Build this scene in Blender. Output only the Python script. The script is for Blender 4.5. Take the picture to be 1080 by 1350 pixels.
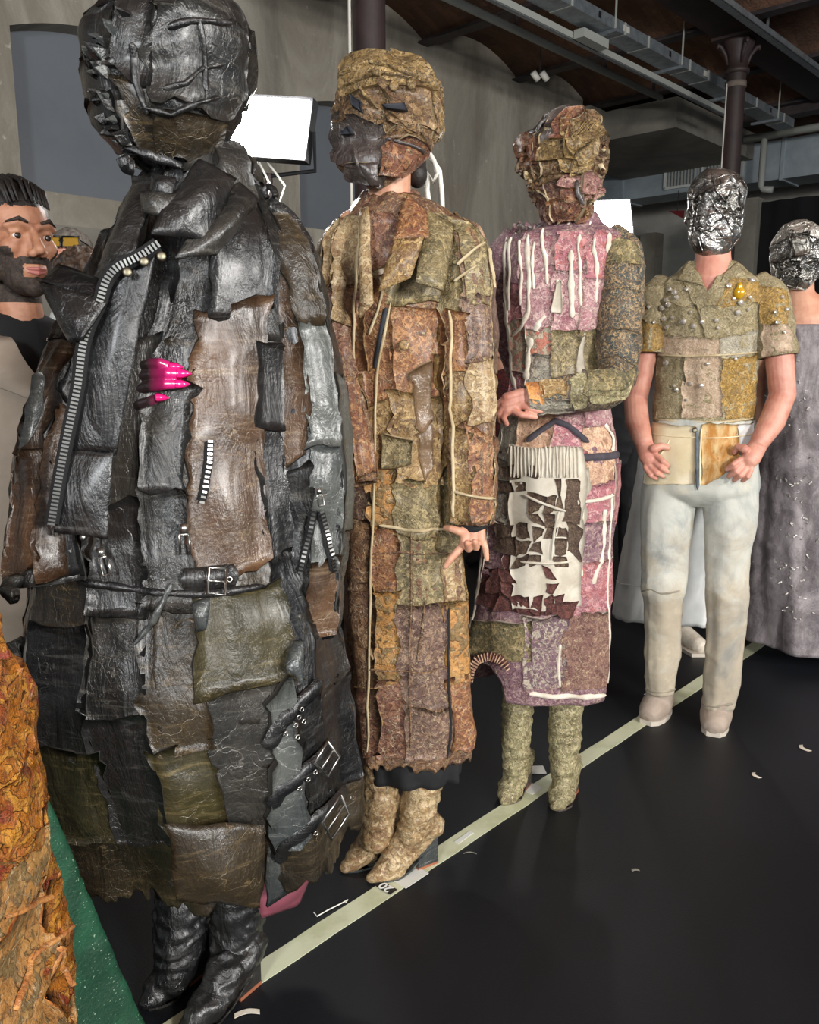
import bpy, bmesh, math, random
import numpy as np
from mathutils import Vector, Matrix

for o in list(bpy.data.objects): bpy.data.objects.remove(o)
SC = bpy.context.scene
COL = SC.collection
# ------------------------------------------------------------------ camera
FPX = 1100.0                      # focal length in pixels of the 1080x1350 frame
HC = 1.31                         # lens height above the floor
PITCH = math.atan(210.0/FPX)
cam_d = bpy.data.cameras.new('camera'); cam = bpy.data.objects.new('camera', cam_d); COL.objects.link(cam)
cam.location = (0, 0, HC); cam.rotation_euler = (math.pi/2-PITCH, 0, 0)
cam_d.sensor_fit = 'VERTICAL'; cam_d.sensor_height = 24; cam_d.lens = 24*FPX/1350
cam_d.clip_start = .05; cam_d.clip_end = 100
SC.camera = cam
# ------------------------------------------------------------------ world, exposure
W = bpy.data.worlds.new('world'); SC.world = W; W.use_nodes = True
W.node_tree.nodes['Background'].inputs[0].default_value = (.85, .93, 1, 1)
W.node_tree.nodes['Background'].inputs[1].default_value = .36
SC.view_settings.view_transform = 'Standard'; SC.view_settings.look = 'None'
SC.view_settings.gamma = 1; SC.view_settings.exposure = 0.5; SC.view_settings.use_curve_mapping = False
# room axes: A runs along the wall and the line of models, N points at the wall
AX_ = Vector((.683, .730, 0)).normalized(); NX_ = Vector((-AX_.y, AX_.x, 0))
def R3(a, n, z): return AX_*a + NX_*n + Vector((0, 0, z))
def area(name, loc, target, size, power, col=(1, 1, 1), sy=None):
    l = bpy.data.lights.new(name, 'AREA'); l.energy = power; l.color = col
    l.shape = 'RECTANGLE'; l.size = size; l.size_y = sy or size
    o = bpy.data.objects.new(name, l); COL.objects.link(o); o.location = loc
    o.rotation_euler = (Vector(target)-Vector(loc)).to_track_quat('-Z', 'Y').to_euler(); return o
# flood lamps on stands on the photographers' side, behind the lens: they light the fronts of the
# models, the wall and the vaults from below, as in the photograph
area('flood_front_right_offscreen', (3.0, -3.4, 2.6), (.6, 3.6, 3.2), .9, 260, (1, .97, .93))
area('flood_front_left_offscreen', (-1.8, -3.6, 2.6), (.0, 3.2, 3.2), .9, 150, (.95, .98, 1))
area('flood_far_right_offscreen', (5.6, -1.6, 2.6), (1.8, 3.6, 3.2), .9, 190, (1, .97, .93))

# ------------------------------------------------------------------ projection
SP, CP = math.sin(PITCH), math.cos(PITCH)
def ray(u, v):
    xc, yc = (u-540)/FPX, (675-v)/FPX
    return np.array([xc, CP+yc*SP, -SP+yc*CP])
def on_z(u, v, z=0.0):
    d = ray(u, v); t = (z-HC)/d[2]; return Vector((t*d[0], t*d[1], z))
def on_wall(u, v, n):             # (a, z) of a point of the plane N = n
    d = ray(u, v); dn = d[0]*NX_.x+d[1]*NX_.y; t = n/dn
    return (t*(d[0]*AX_.x+d[1]*AX_.y), HC+t*d[2])
class Fig:
    """a standing figure: local x to the right, y away from the lens, z up"""
    def __init__(s, name, base, label, cat='person', group=None):
        s.b = Vector((base[0], base[1], 0)); s.R = s.b.length
        s.w = s.b.normalized(); s.r = Vector((s.w.y, -s.w.x, 0))
        s.o = empty(name, s.b, math.atan2(s.r.y, s.r.x)); tag(s.o, label, cat, group)
    def L(s, u, v, d=0.0):
        k = ray(u, v); x = k[0]*s.r.x+k[1]*s.r.y; y = k[0]*s.w.x+k[1]*s.w.y
        t = (s.R+d)/y; return np.array([t*x, d, HC+t*k[2]])
    def G(s, u, v, z=0.0):
        p = on_z(u, v, z); q = p-s.b; return np.array([q.dot(s.r), q.dot(s.w), z])
    def proj(s, P):
        P = np.asarray(P); X = s.b.x+P[:, 0]*s.r.x+P[:, 1]*s.w.x; Y = s.b.y+P[:, 0]*s.r.y+P[:, 1]*s.w.y
        Z = P[:, 2]-HC; dep = Y*CP-Z*SP; up = Y*SP+Z*CP
        return np.stack([540+FPX*X/dep, 675-FPX*up/dep], 1)
# ------------------------------------------------------------------ objects
def tag(o, label=None, cat=None, group=None, kind=None):
    if label: o['label'] = label
    if cat: o['category'] = cat
    if group: o['group'] = group
    if kind: o['kind'] = kind
    return o
def empty(name, loc=(0, 0, 0), rz=0):
    o = bpy.data.objects.new(name, None); COL.objects.link(o); o.location = loc; o.rotation_euler = (0, 0, rz)
    o.empty_display_size = .1; return o
def link(name, me, mats=(), parent=None, smooth=True):
    if not isinstance(mats, (list, tuple)): mats = [mats]
    for m in mats: me.materials.append(m)
    if smooth and len(me.polygons): me.polygons.foreach_set('use_smooth', np.ones(len(me.polygons), bool))
    o = bpy.data.objects.new(name, me); COL.objects.link(o)
    if parent is not None: o.parent = parent
    return o
def mesh(name, V, Fc, mats=(), parent=None, smooth=True, mi=None):
    me = bpy.data.meshes.new(name); me.from_pydata([tuple(map(float, v)) for v in V], [], [tuple(map(int, f)) for f in Fc])
    if mi is not None: me.polygons.foreach_set('material_index', np.array(mi, dtype=np.int32))
    me.update(); return link(name, me, mats, parent, smooth)
class MB:
    """collects simple shapes into one mesh"""
    def __init__(s): s.V = []; s.F = []
    def add(s, V, Fc):
        k = len(s.V); s.V += [tuple(v) for v in V]; s.F += [tuple(i+k for i in f) for f in Fc]; return s
    def box(s, c, ax, ay, az):       # centre and three half vectors
        c, ax, ay, az = map(np.asarray, (c, ax, ay, az))
        V = [c+i*ax+j*ay+k*az for k in (-1, 1) for j in (-1, 1) for i in (-1, 1)]
        return s.add(V, [(0, 2, 3, 1), (4, 5, 7, 6), (0, 1, 5, 4), (2, 6, 7, 3), (0, 4, 6, 2), (1, 3, 7, 5)])
    def rbox(s, a0, a1, n0, n1, z0, z1):   # box in room axes
        c = R3((a0+a1)/2, (n0+n1)/2, (z0+z1)/2)
        return s.box(c, AX_*((a1-a0)/2), NX_*((n1-n0)/2), Vector((0, 0, (z1-z0)/2)))
    def tube(s, pts, rad, n=8, cap=True):
        pts = [np.asarray(p, float) for p in pts]; m = len(pts)
        rad = [rad]*m if np.isscalar(rad) else rad
        V = []; up = None
        for i in range(m):
            t = pts[min(i+1, m-1)]-pts[max(i-1, 0)]; t = t/(np.linalg.norm(t)+1e-9)
            if up is None:
                up = np.cross(t, [0, 0, 1]); 
                if np.linalg.norm(up) < .1: up = np.cross(t, [1, 0, 0])
            up = up-t*np.dot(up, t); up = up/np.linalg.norm(up); b = np.cross(t, up)
            for k in range(n):
                a = 2*math.pi*k/n; V.append(pts[i]+rad[i]*(math.cos(a)*up+math.sin(a)*b))
        Fc = [(i*n+k, i*n+(k+1) % n, (i+1)*n+(k+1) % n, (i+1)*n+k) for i in range(m-1) for k in range(n)]
        if cap: Fc += [tuple(range(n-1, -1, -1)), tuple((m-1)*n+k for k in range(n))]
        return s.add(V, Fc)
    def disc(s, c, nrm, r, h, n=14, dome=.5):  # low round stud, c on the surface
        c = np.asarray(c, float); z = np.asarray(nrm, float); z = z/np.linalg.norm(z)
        x = np.cross(z, [.3, .2, 1]); x /= np.linalg.norm(x); y = np.cross(z, x); V = []
        for rr, hh in ((1, -.3), (1, .55), (.85, .85), (.5, 1)):
            for k in range(n):
                a = 2*math.pi*k/n; V.append(c+r*rr*(math.cos(a)*x+math.sin(a)*y)+z*h*hh)
        V.append(c+z*h*(1+.15*dome))
        Fc = [(i*n+k, i*n+(k+1) % n, (i+1)*n+(k+1) % n, (i+1)*n+k) for i in range(3) for k in range(n)]
        Fc += [(3*n+k, 3*n+(k+1) % n, 4*n) for k in range(n)]
        return s.add(V, Fc)
    def build(s, name, mats, parent=None, smooth=False): return mesh(name, s.V, s.F, mats, parent, smooth)
# ------------------------------------------------------------------ vector noise
def _h(ix, iy, iz, sd):
    n = (ix*374761393+iy*668265263+iz*1274126177+sd*974711) & 0xffffffff
    n = ((n ^ (n >> 13))*1274126177) & 0xffffffff
    return ((n ^ (n >> 16)) & 0xffff)/32767.5-1
def vn(P, f=1.0, sd=0):
    P = np.asarray(P, float)*f; I = np.floor(P).astype(np.int64); Q = P-I; Q = Q*Q*Q*(Q*(Q*6-15)+10)
    x, y, z = I[..., 0], I[..., 1], I[..., 2]; a, b, c = Q[..., 0], Q[..., 1], Q[..., 2]; r = 0
    for i in (0, 1):
        for j in (0, 1):
            for k in (0, 1):
                r = r+_h(x+i, y+j, z+k, sd)*(a if i else 1-a)*(b if j else 1-b)*(c if k else 1-c)
    return r
def fbm(P, f=1.0, sd=0, o=3):
    r = 0
    for i in range(o): r = r+vn(P, f*2**i, sd+i*7)*.5**i
    return r
def ridge(P, f=1.0, sd=0, o=3):
    r = 0
    for i in range(o): r = r+(1-2*np.abs(vn(P, f*2**i, sd+i*5)))*.55**i
    return r
# ------------------------------------------------------------------ lofts
class Loft:
    """tube through elliptical sections; u 0 back, .25 left, .5 towards the lens, .75 right; t 0..1 along"""
    def __init__(s, fig, secs, disp=None, close=True):
        s.f = fig; s.C = np.array([q[0] for q in secs], float); s.X = np.array([q[1] for q in secs], float)
        s.Y = np.array([q[2] for q in secs], float); s.E = np.array([q[3] if len(q) > 3 else 1.0 for q in secs], float)
        k = np.concatenate([[0], np.cumsum(np.maximum(np.linalg.norm(np.diff(s.C, axis=0), axis=1), 1e-4))]); s.len = k[-1]; s.T = k/k[-1]
        s.disp = disp; s._g = None
    def _itp(s, A, t):
        T = s.T; m = np.zeros_like(A); n = len(T)
        d = np.diff(A, axis=0)/np.diff(T).reshape((-1,)+(1,)*(A.ndim-1))
        m[0] = d[0]; m[-1] = d[-1]
        m[1:-1] = np.where(d[1:]*d[:-1] > 0, 2*d[1:]*d[:-1]/(np.where(d[1:]*d[:-1] > 0, d[1:]+d[:-1], 1)), 0)
        i = np.clip(np.searchsorted(T, t, 'right')-1, 0, n-2); h = T[i+1]-T[i]; x = (t-T[i])/h
        if A.ndim > 1: x = x[:, None]; h = h[:, None]
        return (2*x**3-3*x**2+1)*A[i]+(x**3-2*x**2+x)*h*m[i]+(-2*x**3+3*x**2)*A[i+1]+(x**3-x**2)*h*m[i+1]
    def raw(s, u, t):
        c, X, Y, e = s._itp(s.C, t), s._itp(s.X, t), s._itp(s.Y, t), s._itp(s.E, t)
        a = 2*math.pi*u; sn, cs = np.sin(a), np.cos(a)
        sn = np.sign(sn)*np.abs(sn)**e; cs = np.sign(cs)*np.abs(cs)**e
        return c-X*sn[:, None]+Y*cs[:, None]
    def ev(s, u, t, off=0.0, nodisp=False):
        u = np.asarray(u, float).ravel(); t = np.clip(np.asarray(t, float).ravel(), 0, 1)
        P = s.raw(u, t); e = 2e-3
        du = s.raw(u+e, t)-s.raw(u-e, t); dt = s.raw(u, np.minimum(t+e, 1))-s.raw(u, np.maximum(t-e, 0))
        nr = np.cross(dt, du); l = np.linalg.norm(nr, axis=1, keepdims=True); nr = nr/np.maximum(l, 1e-12)
        c = s._itp(s.C, t); sg = np.sign(np.sum(nr*(P-c), axis=1, keepdims=True)); sg[sg == 0] = 1; nr = nr*sg
        h = np.zeros(len(u))+off
        if s.disp and not nodisp: h = h+s.disp(u, t, P)
        return P+nr*h[:, None], nr
    def find(s, px, py, lo=.2, hi=.8):
        if s._g is None:
            U, T = np.meshgrid(np.linspace(lo, hi, 121), np.linspace(0, 1, 241)); s._g = (U.ravel(), T.ravel())
            s._p = s.f.proj(s.ev(U, T)[0])
        d = np.sum((s._p-np.array([px, py]))**2, axis=1)
        d = d+((s._g[0]-.5)**2)*40
        j = int(np.argmin(d)); return s._g[0][j], s._g[1][j]
    def at(s, px, py, off=0.0):
        u, t = s.find(px, py); P, n = s.ev([u], [t], off); return P[0], n[0]
    def build(s, name, mats, parent, nu=96, nt=120, cap0=False, cap1=False, u0=0., u1=1., t0=0., t1=1., thick=0, edge=None):
        full = (u1-u0) >= .999
        us = np.linspace(u0, u1, nu+(0 if full else 1), endpoint=not full); ts = np.linspace(t0, t1, nt+1); nn = len(us)
        T, U = np.meshgrid(ts, us, indexing='ij')
        if edge: U, T = edge(U, T)
        P, nr = s.ev(U, T); V = list(P); Fc = []
        for i in range(nt):
            for k in range(nn if full else nn-1):
                k2 = (k+1) % nn; Fc.append((i*nn+k, (i+1)*nn+k, (i+1)*nn+k2, i*nn+k2))
        for cp, i in ((cap0, 0), (cap1, nt)):
            if cp:
                ring = [i*nn+k for k in range(nn)]; V.append(np.mean(P[ring], axis=0)); c = len(V)-1
                Fc += [(ring[k], ring[(k+1) % nn], c) if i == 0 else (ring[(k+1) % nn], ring[k], c) for k in range(nn)]
        o = mesh(name, V, Fc, mats, parent)
        if thick:
            m = o.modifiers.new('thickness', 'SOLIDIFY'); m.thickness = thick; m.offset = -1
        return o
def rows(fig, rr, d=0.0):
    """sections from rows (y, x_left, x_right, depth ratio[, d[, exponent]])"""
    out = []
    for q in rr:
        y, a, b, k = q[:4]; dd = q[4] if len(q) > 4 and q[4] is not None else d; e = q[5] if len(q) > 5 else 1.0
        c = fig.L((a+b)/2, y, dd); h = abs(fig.L(b, y, dd)[0]-fig.L(a, y, dd)[0])/2
        out.append((c, (h, 0, 0), (0, h*k, 0), e))
    return out
def rows_r(fig, rr, d=0.0):
    """sections from the right outline: (y, x_right, half width m, depth ratio)"""
    out = []
    for y, x, hw, k in rr:
        p = fig.L(x, y, d); out.append(((p[0]-hw, d, p[2]), (hw, 0, 0), (0, hw*k, 0), 1.0))
    return out
def limb(fig, pp, ratio=1.0):
    """sections across a path of (x, y, half width px, d)"""
    Q = [fig.L(p[0], p[1], p[3]) for p in pp]; out = []
    for i, p in enumerate(pp):
        t = Q[min(i+1, len(Q)-1)]-Q[max(i-1, 0)]; t = t/np.linalg.norm(t)
        x = np.cross(t, [0, 1, 0]); x = x/np.linalg.norm(x)
        if x[0] < 0: x = -x
        y = np.cross(t, x); y = y/np.linalg.norm(y)
        if y[1] < 0: y = -y
        h = p[2]*(fig.R+p[3])/FPX*1.02
        out.append((Q[i], x*h, y*h*(p[4] if len(p) > 4 else ratio), 1.0))
    return out
# ------------------------------------------------------------------ pieces laid on a loft
RNG = random.Random(7)
_ps = [0]
def uv_patch(lf, quad, name, mats, parent, off=.006, rag=.06, curl=.006, step=.02, skirt=.007, flare=.003):
    """a ragged sheet over the uv quad (TL, TR, BR, BL) with a real edge"""
    _ps[0] += 1; sd = _ps[0]
    q = np.array(quad, float)
    e, _ = lf.ev(q[:, 0], q[:, 1]); wd = (np.linalg.norm(e[1]-e[0])+np.linalg.norm(e[2]-e[3]))/2; ht = (np.linalg.norm(e[3]-e[0])+np.linalg.norm(e[2]-e[1]))/2
    nu = int(np.clip(wd/step, 4, 18)); nv = int(np.clip(ht/step, 4, 26))
    b, a = np.meshgrid(np.linspace(0, 1, nv+1), np.linspace(0, 1, nu+1), indexing='ij'); a = a.ravel(); b = b.ravel()
    def uv(a, b): return ((1-a)*(1-b))[:, None]*q[0]+(a*(1-b))[:, None]*q[1]+(a*b)[:, None]*q[2]+((1-a)*b)[:, None]*q[3]
    N3 = np.stack([a*wd*22, b*ht*22, np.full_like(a, sd*3.7)], 1)
    bw = np.maximum(np.abs(a-.5), np.abs(b-.5))*2; wt = np.clip((bw-.5)*2, 0, 1)
    ra, rb = min(.18, rag*.35/max(wd, .03)), min(.18, rag*.35/max(ht, .03))
    a2 = a+(vn(N3, 1, 3)+.6*vn(N3, 2.6, 4))*ra*wt; b2 = b+(vn(N3, 1, 5)+.6*vn(N3, 2.6, 6))*rb*wt
    S = uv(a2, b2); lift = np.abs(vn(N3, .28, 9))*np.clip((bw-.72)*3.6, 0, 1)*curl
    P, nr = lf.ev(S[:, 0], S[:, 1]); nrm = nr
    P = P+nr*(off+lift+.0012*vn(N3, 1.3, 11))[:, None]
    V = list(P); Fc = []; mi = []; n = nu+1
    idx = np.arange(len(a)).reshape(nv+1, n)
    for i in range(nv):
        for k in range(nu): Fc.append((idx[i, k], idx[i+1, k], idx[i+1, k+1], idx[i, k+1])); mi.append(0)
    loop = list(idx[0, :])+list(idx[1:, -1])+list(idx[-1, -2::-1])+list(idx[-2:0:-1, 0]); c = P.mean(axis=0); base = len(V)
    for j in loop:
        o = P[j]-c; o = o/(np.linalg.norm(o)+1e-9); V.append(P[j]-nr[j]*(skirt+lift[j])+o*flare)
    for j in range(len(loop)):
        k = (j+1) % len(loop); Fc.append((loop[k], loop[j], base+j, base+k)); mi.append(1 if isinstance(mats, (list, tuple)) and len(mats) > 1 else 0)
    return mesh(name, V, Fc, mats, parent, True, mi)
def px_patch(lf, pts, *a, **k):
    return uv_patch(lf, [lf.find(*p) for p in pts], *a, **k)
def rect(x0, y0, x1, y1): return [(x0, y0), (x1, y0), (x1, y1), (x0, y1)]
def path_on(lf, pts, off, n=24):
    """points, normals of a pixel polyline carried onto a loft"""
    uv = np.array([lf.find(*p) for p in pts], float); px = np.array(pts, float)
    k = np.concatenate([[0], np.cumsum(np.linalg.norm(np.diff(px, axis=0), axis=1))]); k /= k[-1]; x = np.linspace(0, 1, n)
    return lf.ev(np.interp(x, k, uv[:, 0]), np.interp(x, k, uv[:, 1]), off)
def ribbon(lf, pts, w, name, mat, parent, off=.008, n=24, wob=.25, th=.004):
    th = th*.6; off = off*.8
    P, nr = path_on(lf, pts, off, n); _ps[0] += 1; V = []; Fc = []
    t = np.gradient(P, axis=0); sd = np.cross(t, nr); sd /= np.linalg.norm(sd, axis=1, keepdims=True)+1e-9
    ww = w*(1+wob*vn(P, 60, _ps[0])); ww[0] *= .4; ww[-1] *= .4
    for i in range(n):
        V += [P[i]-sd[i]*ww[i]/2-nr[i]*th*1.5, P[i]-sd[i]*ww[i]*.35+nr[i]*th*.6, P[i]+nr[i]*th, P[i]+sd[i]*ww[i]*.35+nr[i]*th*.5, P[i]+sd[i]*ww[i]/2-nr[i]*th*1.5]
    for i in range(n-1):
        for k in range(4): Fc.append((i*5+k, i*5+k+1, i*5+k+6, i*5+k+5))
    return mesh(name, V, Fc, mat, parent)
def zipper(lf, pts, parent, mat, tape, w=.010, off=.012, pitch=.0036, name='zipper'):
    P, nr = path_on(lf, pts, off, 40); L = np.sum(np.linalg.norm(np.diff(P, axis=0), axis=1))
    o = ribbon(lf, pts, w*2.0, name, tape, parent, off-.004, 40, .05, .003)
    P, nr = path_on(lf, pts, off, max(6, int(L/pitch/2))); t = np.gradient(P, axis=0); t /= np.linalg.norm(t, axis=1, keepdims=True); sd = np.cross(t, nr); m = MB()
    for i in range(len(P)): m.box(P[i], sd[i]*w/2, t[i]*pitch*.55, nr[i]*.0022)
    tt = m.build('zipper_teeth', mat, parent); tt['kind'] = 'stuff'; return o
def zip_free(P, parent, mat, tape, w=.013, pitch=.0042):
    P = np.array(P, float); k = np.concatenate([[0], np.cumsum(np.linalg.norm(np.diff(P, axis=0), axis=1))]); x = np.linspace(0, k[-1], int(k[-1]/pitch/2)); Q = np.stack([np.interp(x, k, P[:, j]) for j in range(3)], 1)
    for _ in range(6): Q[1:-1] = (Q[:-2]+2*Q[1:-1]+Q[2:])/4
    t = np.gradient(Q, axis=0); t /= np.linalg.norm(t, axis=1, keepdims=True); sd = np.cross(t, [0, 1, 0]); sd /= np.linalg.norm(sd, axis=1, keepdims=True); m = MB(); V = []
    for i in range(len(Q)):
        m.box(Q[i]-np.array([0, .003, 0]), sd[i]*w/2, t[i]*pitch*.55, np.array([0, .0026, 0])); V += [Q[i]-sd[i]*w, Q[i]+sd[i]*w, Q[i]+sd[i]*w+np.array([0, .004, 0]), Q[i]-sd[i]*w+np.array([0, .004, 0])]
    o = mesh('zipper', V, [(4*i+a, 4*i+(a+1) % 4, 4*i+4+(a+1) % 4, 4*i+4+a) for i in range(len(Q)-1) for a in range(4)], tape, parent)
    tt = m.build('zipper_teeth', mat, parent); tt['kind'] = 'stuff'; return o
def tile(lf, ur, tr, nu, nt, seeds, name, parent, edge, jit=.25, **kw):
    """irregular patchwork; each piece takes the material of the nearest seed (x, y, material)"""
    us = np.linspace(ur[0], ur[1], nu+1); us[1:-1] += np.array([RNG.uniform(-1, 1) for _ in range(nu-1)])*jit*(us[1]-us[0]); out = []
    sx = np.array([q[:2] for q in seeds], float)
    for i in range(nu):
        m = max(1, nt+RNG.choice((-1, 0, 0, 1))); ts = np.linspace(tr[0], tr[1], m+1)
        ts[1:-1] += np.array([RNG.uniform(-1, 1) for _ in range(m-1)])*jit*(ts[1]-ts[0])
        for j in range(m):
            sk = RNG.uniform(-.12, .12)*(ts[j+1]-ts[j]); ov = .004
            a, b, c, d = us[i]-ov, us[i+1]+ov, ts[j]-ov, ts[j+1]+ov
            q = [(a, c), (b, max(tr[0], c+sk)), (b, min(tr[1], d+sk)), (a, d)]
            p = lf.f.proj(lf.ev([(a+b)/2], [(c+d)/2])[0])[0]
            mt = seeds[int(np.argmin(np.sum((sx-p)**2, axis=1)))][2]
            k = dict(kw); k['off'] = kw.get('off', .005)+RNG.uniform(0, .005)
            out.append(uv_patch(lf, q, name, [mt, edge], parent, **k))
    return out
# ------------------------------------------------------------------ flesh: closed shapes fused by a voxel remesh
class Flesh:
    def __init__(s): s.m = MB()
    def limb(s, pts, rad, n=14, flat=None):
        """tapered limb with round ends; rad scalars, flat=(axis, factor) squashes the section"""
        pts = [np.asarray(p, float) for p in pts]; rad = list(rad)
        a = pts[0]-pts[1]; a /= np.linalg.norm(a); b = pts[-1]-pts[-2]; b /= np.linalg.norm(b)
        P = [pts[0]+a*rad[0]*.95, pts[0]+a*rad[0]*.7]+pts+[pts[-1]+b*rad[-1]*.7, pts[-1]+b*rad[-1]*.95]; r = [rad[0]*.3, rad[0]*.72]+rad+[rad[-1]*.72, rad[-1]*.3]
        k = len(s.m.V); s.m.tube(P, r, n)
        if flat is not None:
            ax = np.asarray(flat[0], float); ax /= np.linalg.norm(ax)
            for i in range(len(P)):
                for j in range(n):
                    v = np.array(s.m.V[k+i*n+j]); d = v-P[i]; s.m.V[k+i*n+j] = tuple(P[i]+d-ax*np.dot(d, ax)*(1-flat[1]))
        return s
    def ell(s, c, r, rot=None, n=16):
        bm = bmesh.new(); bmesh.ops.create_icosphere(bm, subdivisions=3, radius=1)
        V = np.array([v.co[:] for v in bm.verts])*np.array(r); 
        if rot is not None: V = V@np.array(rot).T
        s.m.add(V+np.asarray(c), [[v.index for v in f.verts] for f in bm.faces]); bm.free(); return s
    def fuse(s, voxel=.003, smooth=4, xf=None):
        me = bpy.data.meshes.new('tmp'); V = np.array(s.m.V, float)
        if xf is not None: V = xf(V)
        me.from_pydata([tuple(v) for v in V], [], s.m.F); me.update()
        o = bpy.data.objects.new('tmp', me); COL.objects.link(o)
        r = o.modifiers.new('r', 'REMESH'); r.mode = 'VOXEL'; r.voxel_size = voxel
        if smooth: q = o.modifiers.new('s', 'SMOOTH'); q.iterations = smooth; q.factor = .5
        dg = bpy.context.evaluated_depsgraph_get(); out = bpy.data.meshes.new_from_object(o.evaluated_get(dg), depsgraph=dg)
        bpy.data.objects.remove(o); bpy.data.meshes.remove(me); return out
def mdata(me):
    V = np.zeros(len(me.vertices)*3); me.vertices.foreach_get('co', V); return V.reshape(-1, 3), [tuple(p.vertices) for p in me.polygons]
def mnormals(me):
    n = np.zeros(len(me.vertices)*3); me.vertices.foreach_get('normal', n); return n.reshape(-1, 3)
def joined(name, parts, mats, parent):
    m = MB()
    for me in parts: V, Fc = mdata(me); m.add(V, Fc)
    return m.build(name, mats, parent, True)
def shell(me, keep, off, name, mat, parent, nf=90, na=.4, sd=3):
    """a skin-hugging layer (hair, beard) lifted from the vertices where keep(P) > 0"""
    V, Fc = mdata(me); n = mnormals(me); k = keep(V); idx = np.where(k > 0)[0]; mp = {int(j): i for i, j in enumerate(idx)}
    h = off*np.clip(k[idx]*6, 0, 1)*(1+na*fbm(V[idx], nf, sd, 2)); Q = V[idx]+n[idx]*h[:, None]
    return mesh(name, Q, [tuple(mp[j] for j in f) for f in Fc if all(j in mp for j in f)], mat, parent)
def rotz(a): c, s = math.cos(a), math.sin(a); return np.array([[c, -s, 0], [s, c, 0], [0, 0, 1]])
def rotx(a): c, s = math.cos(a), math.sin(a); return np.array([[1, 0, 0], [0, c, -s], [0, s, c]])
# ------------------------------------------------------------------ materials
def s2l(c):
    """sRGB 0..255 -> linear"""
    return tuple((x/255/12.92 if x/255 <= .04045 else ((x/255+.055)/1.055)**2.4) for x in c)+(1,)
class NB:
    def __init__(s, name):
        s.m = bpy.data.materials.new(name); s.m.use_nodes = True; s.t = s.m.node_tree; s.t.nodes.clear()
        s.out = s.t.nodes.new('ShaderNodeOutputMaterial'); s.b = s.t.nodes.new('ShaderNodeBsdfPrincipled'); s.t.links.new(s.b.outputs[0], s.out.inputs[0])
    def n(s, typ, props=None, **ins):
        q = s.t.nodes.new('ShaderNode'+typ)
        for k, v in (props or {}).items(): setattr(q, k, v)
        for k, v in ins.items(): s.set(q, k, v)
        return q
    def set(s, q, k, v):
        key = int(k[1:]) if k[0] == 'i' and k[1:].isdigit() else k.replace('_', ' ')
        inp = q.inputs[key]
        if isinstance(v, bpy.types.NodeSocket): s.t.links.new(v, inp)
        elif isinstance(v, bpy.types.Node): s.t.links.new(v.outputs[0], inp)
        else: inp.default_value = v
    def P(s, **k):
        for a, v in k.items(): s.set(s.b, a, v)
        return s.m
    def math(s, op, a, b=0.0, c=0.0, clamp=False): return s.n('Math', {'operation': op, 'use_clamp': clamp}, i0=a, i1=b, i2=c).outputs[0]
    def mix(s, f, a, b, mode='MIX'):
        q = s.n('Mix', {'data_type': 'RGBA', 'blend_type': mode}); s.set(q, 'i0', f); s.set(q, 'i6', a); s.set(q, 'i7', b); return q.outputs[2]
    def ss(s, x, a, b): return s.n('MapRange', {'interpolation_type': 'SMOOTHSTEP'}, i0=x, i1=a, i2=b).outputs[0]
    def coords(s, shift=True, scale=1.0):
        c = s.n('TexCoord').outputs['Object']
        if shift:
            r = s.n('ObjectInfo').outputs['Random']; v = s.n('CombineXYZ', i0=s.math('MULTIPLY', r, 37.), i1=s.math('MULTIPLY', r, 71.), i2=s.math('MULTIPLY', r, 53.))
            c = s.n('VectorMath', {'operation': 'ADD'}, i0=c, i1=v.outputs[0]).outputs[0]; s.rand = r
        return c
    def noise(s, v, sc, det=4, rough=.6, dist=0.): return s.n('TexNoise', i0=v, Scale=sc, Detail=det, Roughness=rough, Distortion=dist)
    def warp(s, v, sc, amt):
        q = s.noise(v, sc, 2); d = s.n('VectorMath', {'operation': 'SUBTRACT'}, i0=q.outputs['Color'], i1=(.5, .5, .5))
        d = s.n('VectorMath', {'operation': 'SCALE'}, i0=d.outputs[0]); d.inputs['Scale'].default_value = amt
        return s.n('VectorMath', {'operation': 'ADD'}, i0=v, i1=d.outputs[0]).outputs[0]
    def crack(s, v, sc, amt=.05, w=.03):
        """thin crooked crease lines, 1 on the line"""
        e = s.n('TexVoronoi', {'feature': 'DISTANCE_TO_EDGE'}, i0=s.warp(v, sc*1.3, amt), Scale=sc)
        return s.math('SUBTRACT', 1., s.ss(e.outputs['Distance'], 0., w))
    def bump(s, h, st=.5, dist=.004, nrm=None):
        q = s.n('Bump', Strength=st, Distance=dist, Height=h)
        if nrm is not None: s.set(q, 'Normal', nrm)
        return q.outputs[0]
def plain(name, c, rough=.5, metal=0., **k): 
    b = NB(name); return b.P(Base_Color=s2l(c), Roughness=rough, Metallic=metal, **k)
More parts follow.
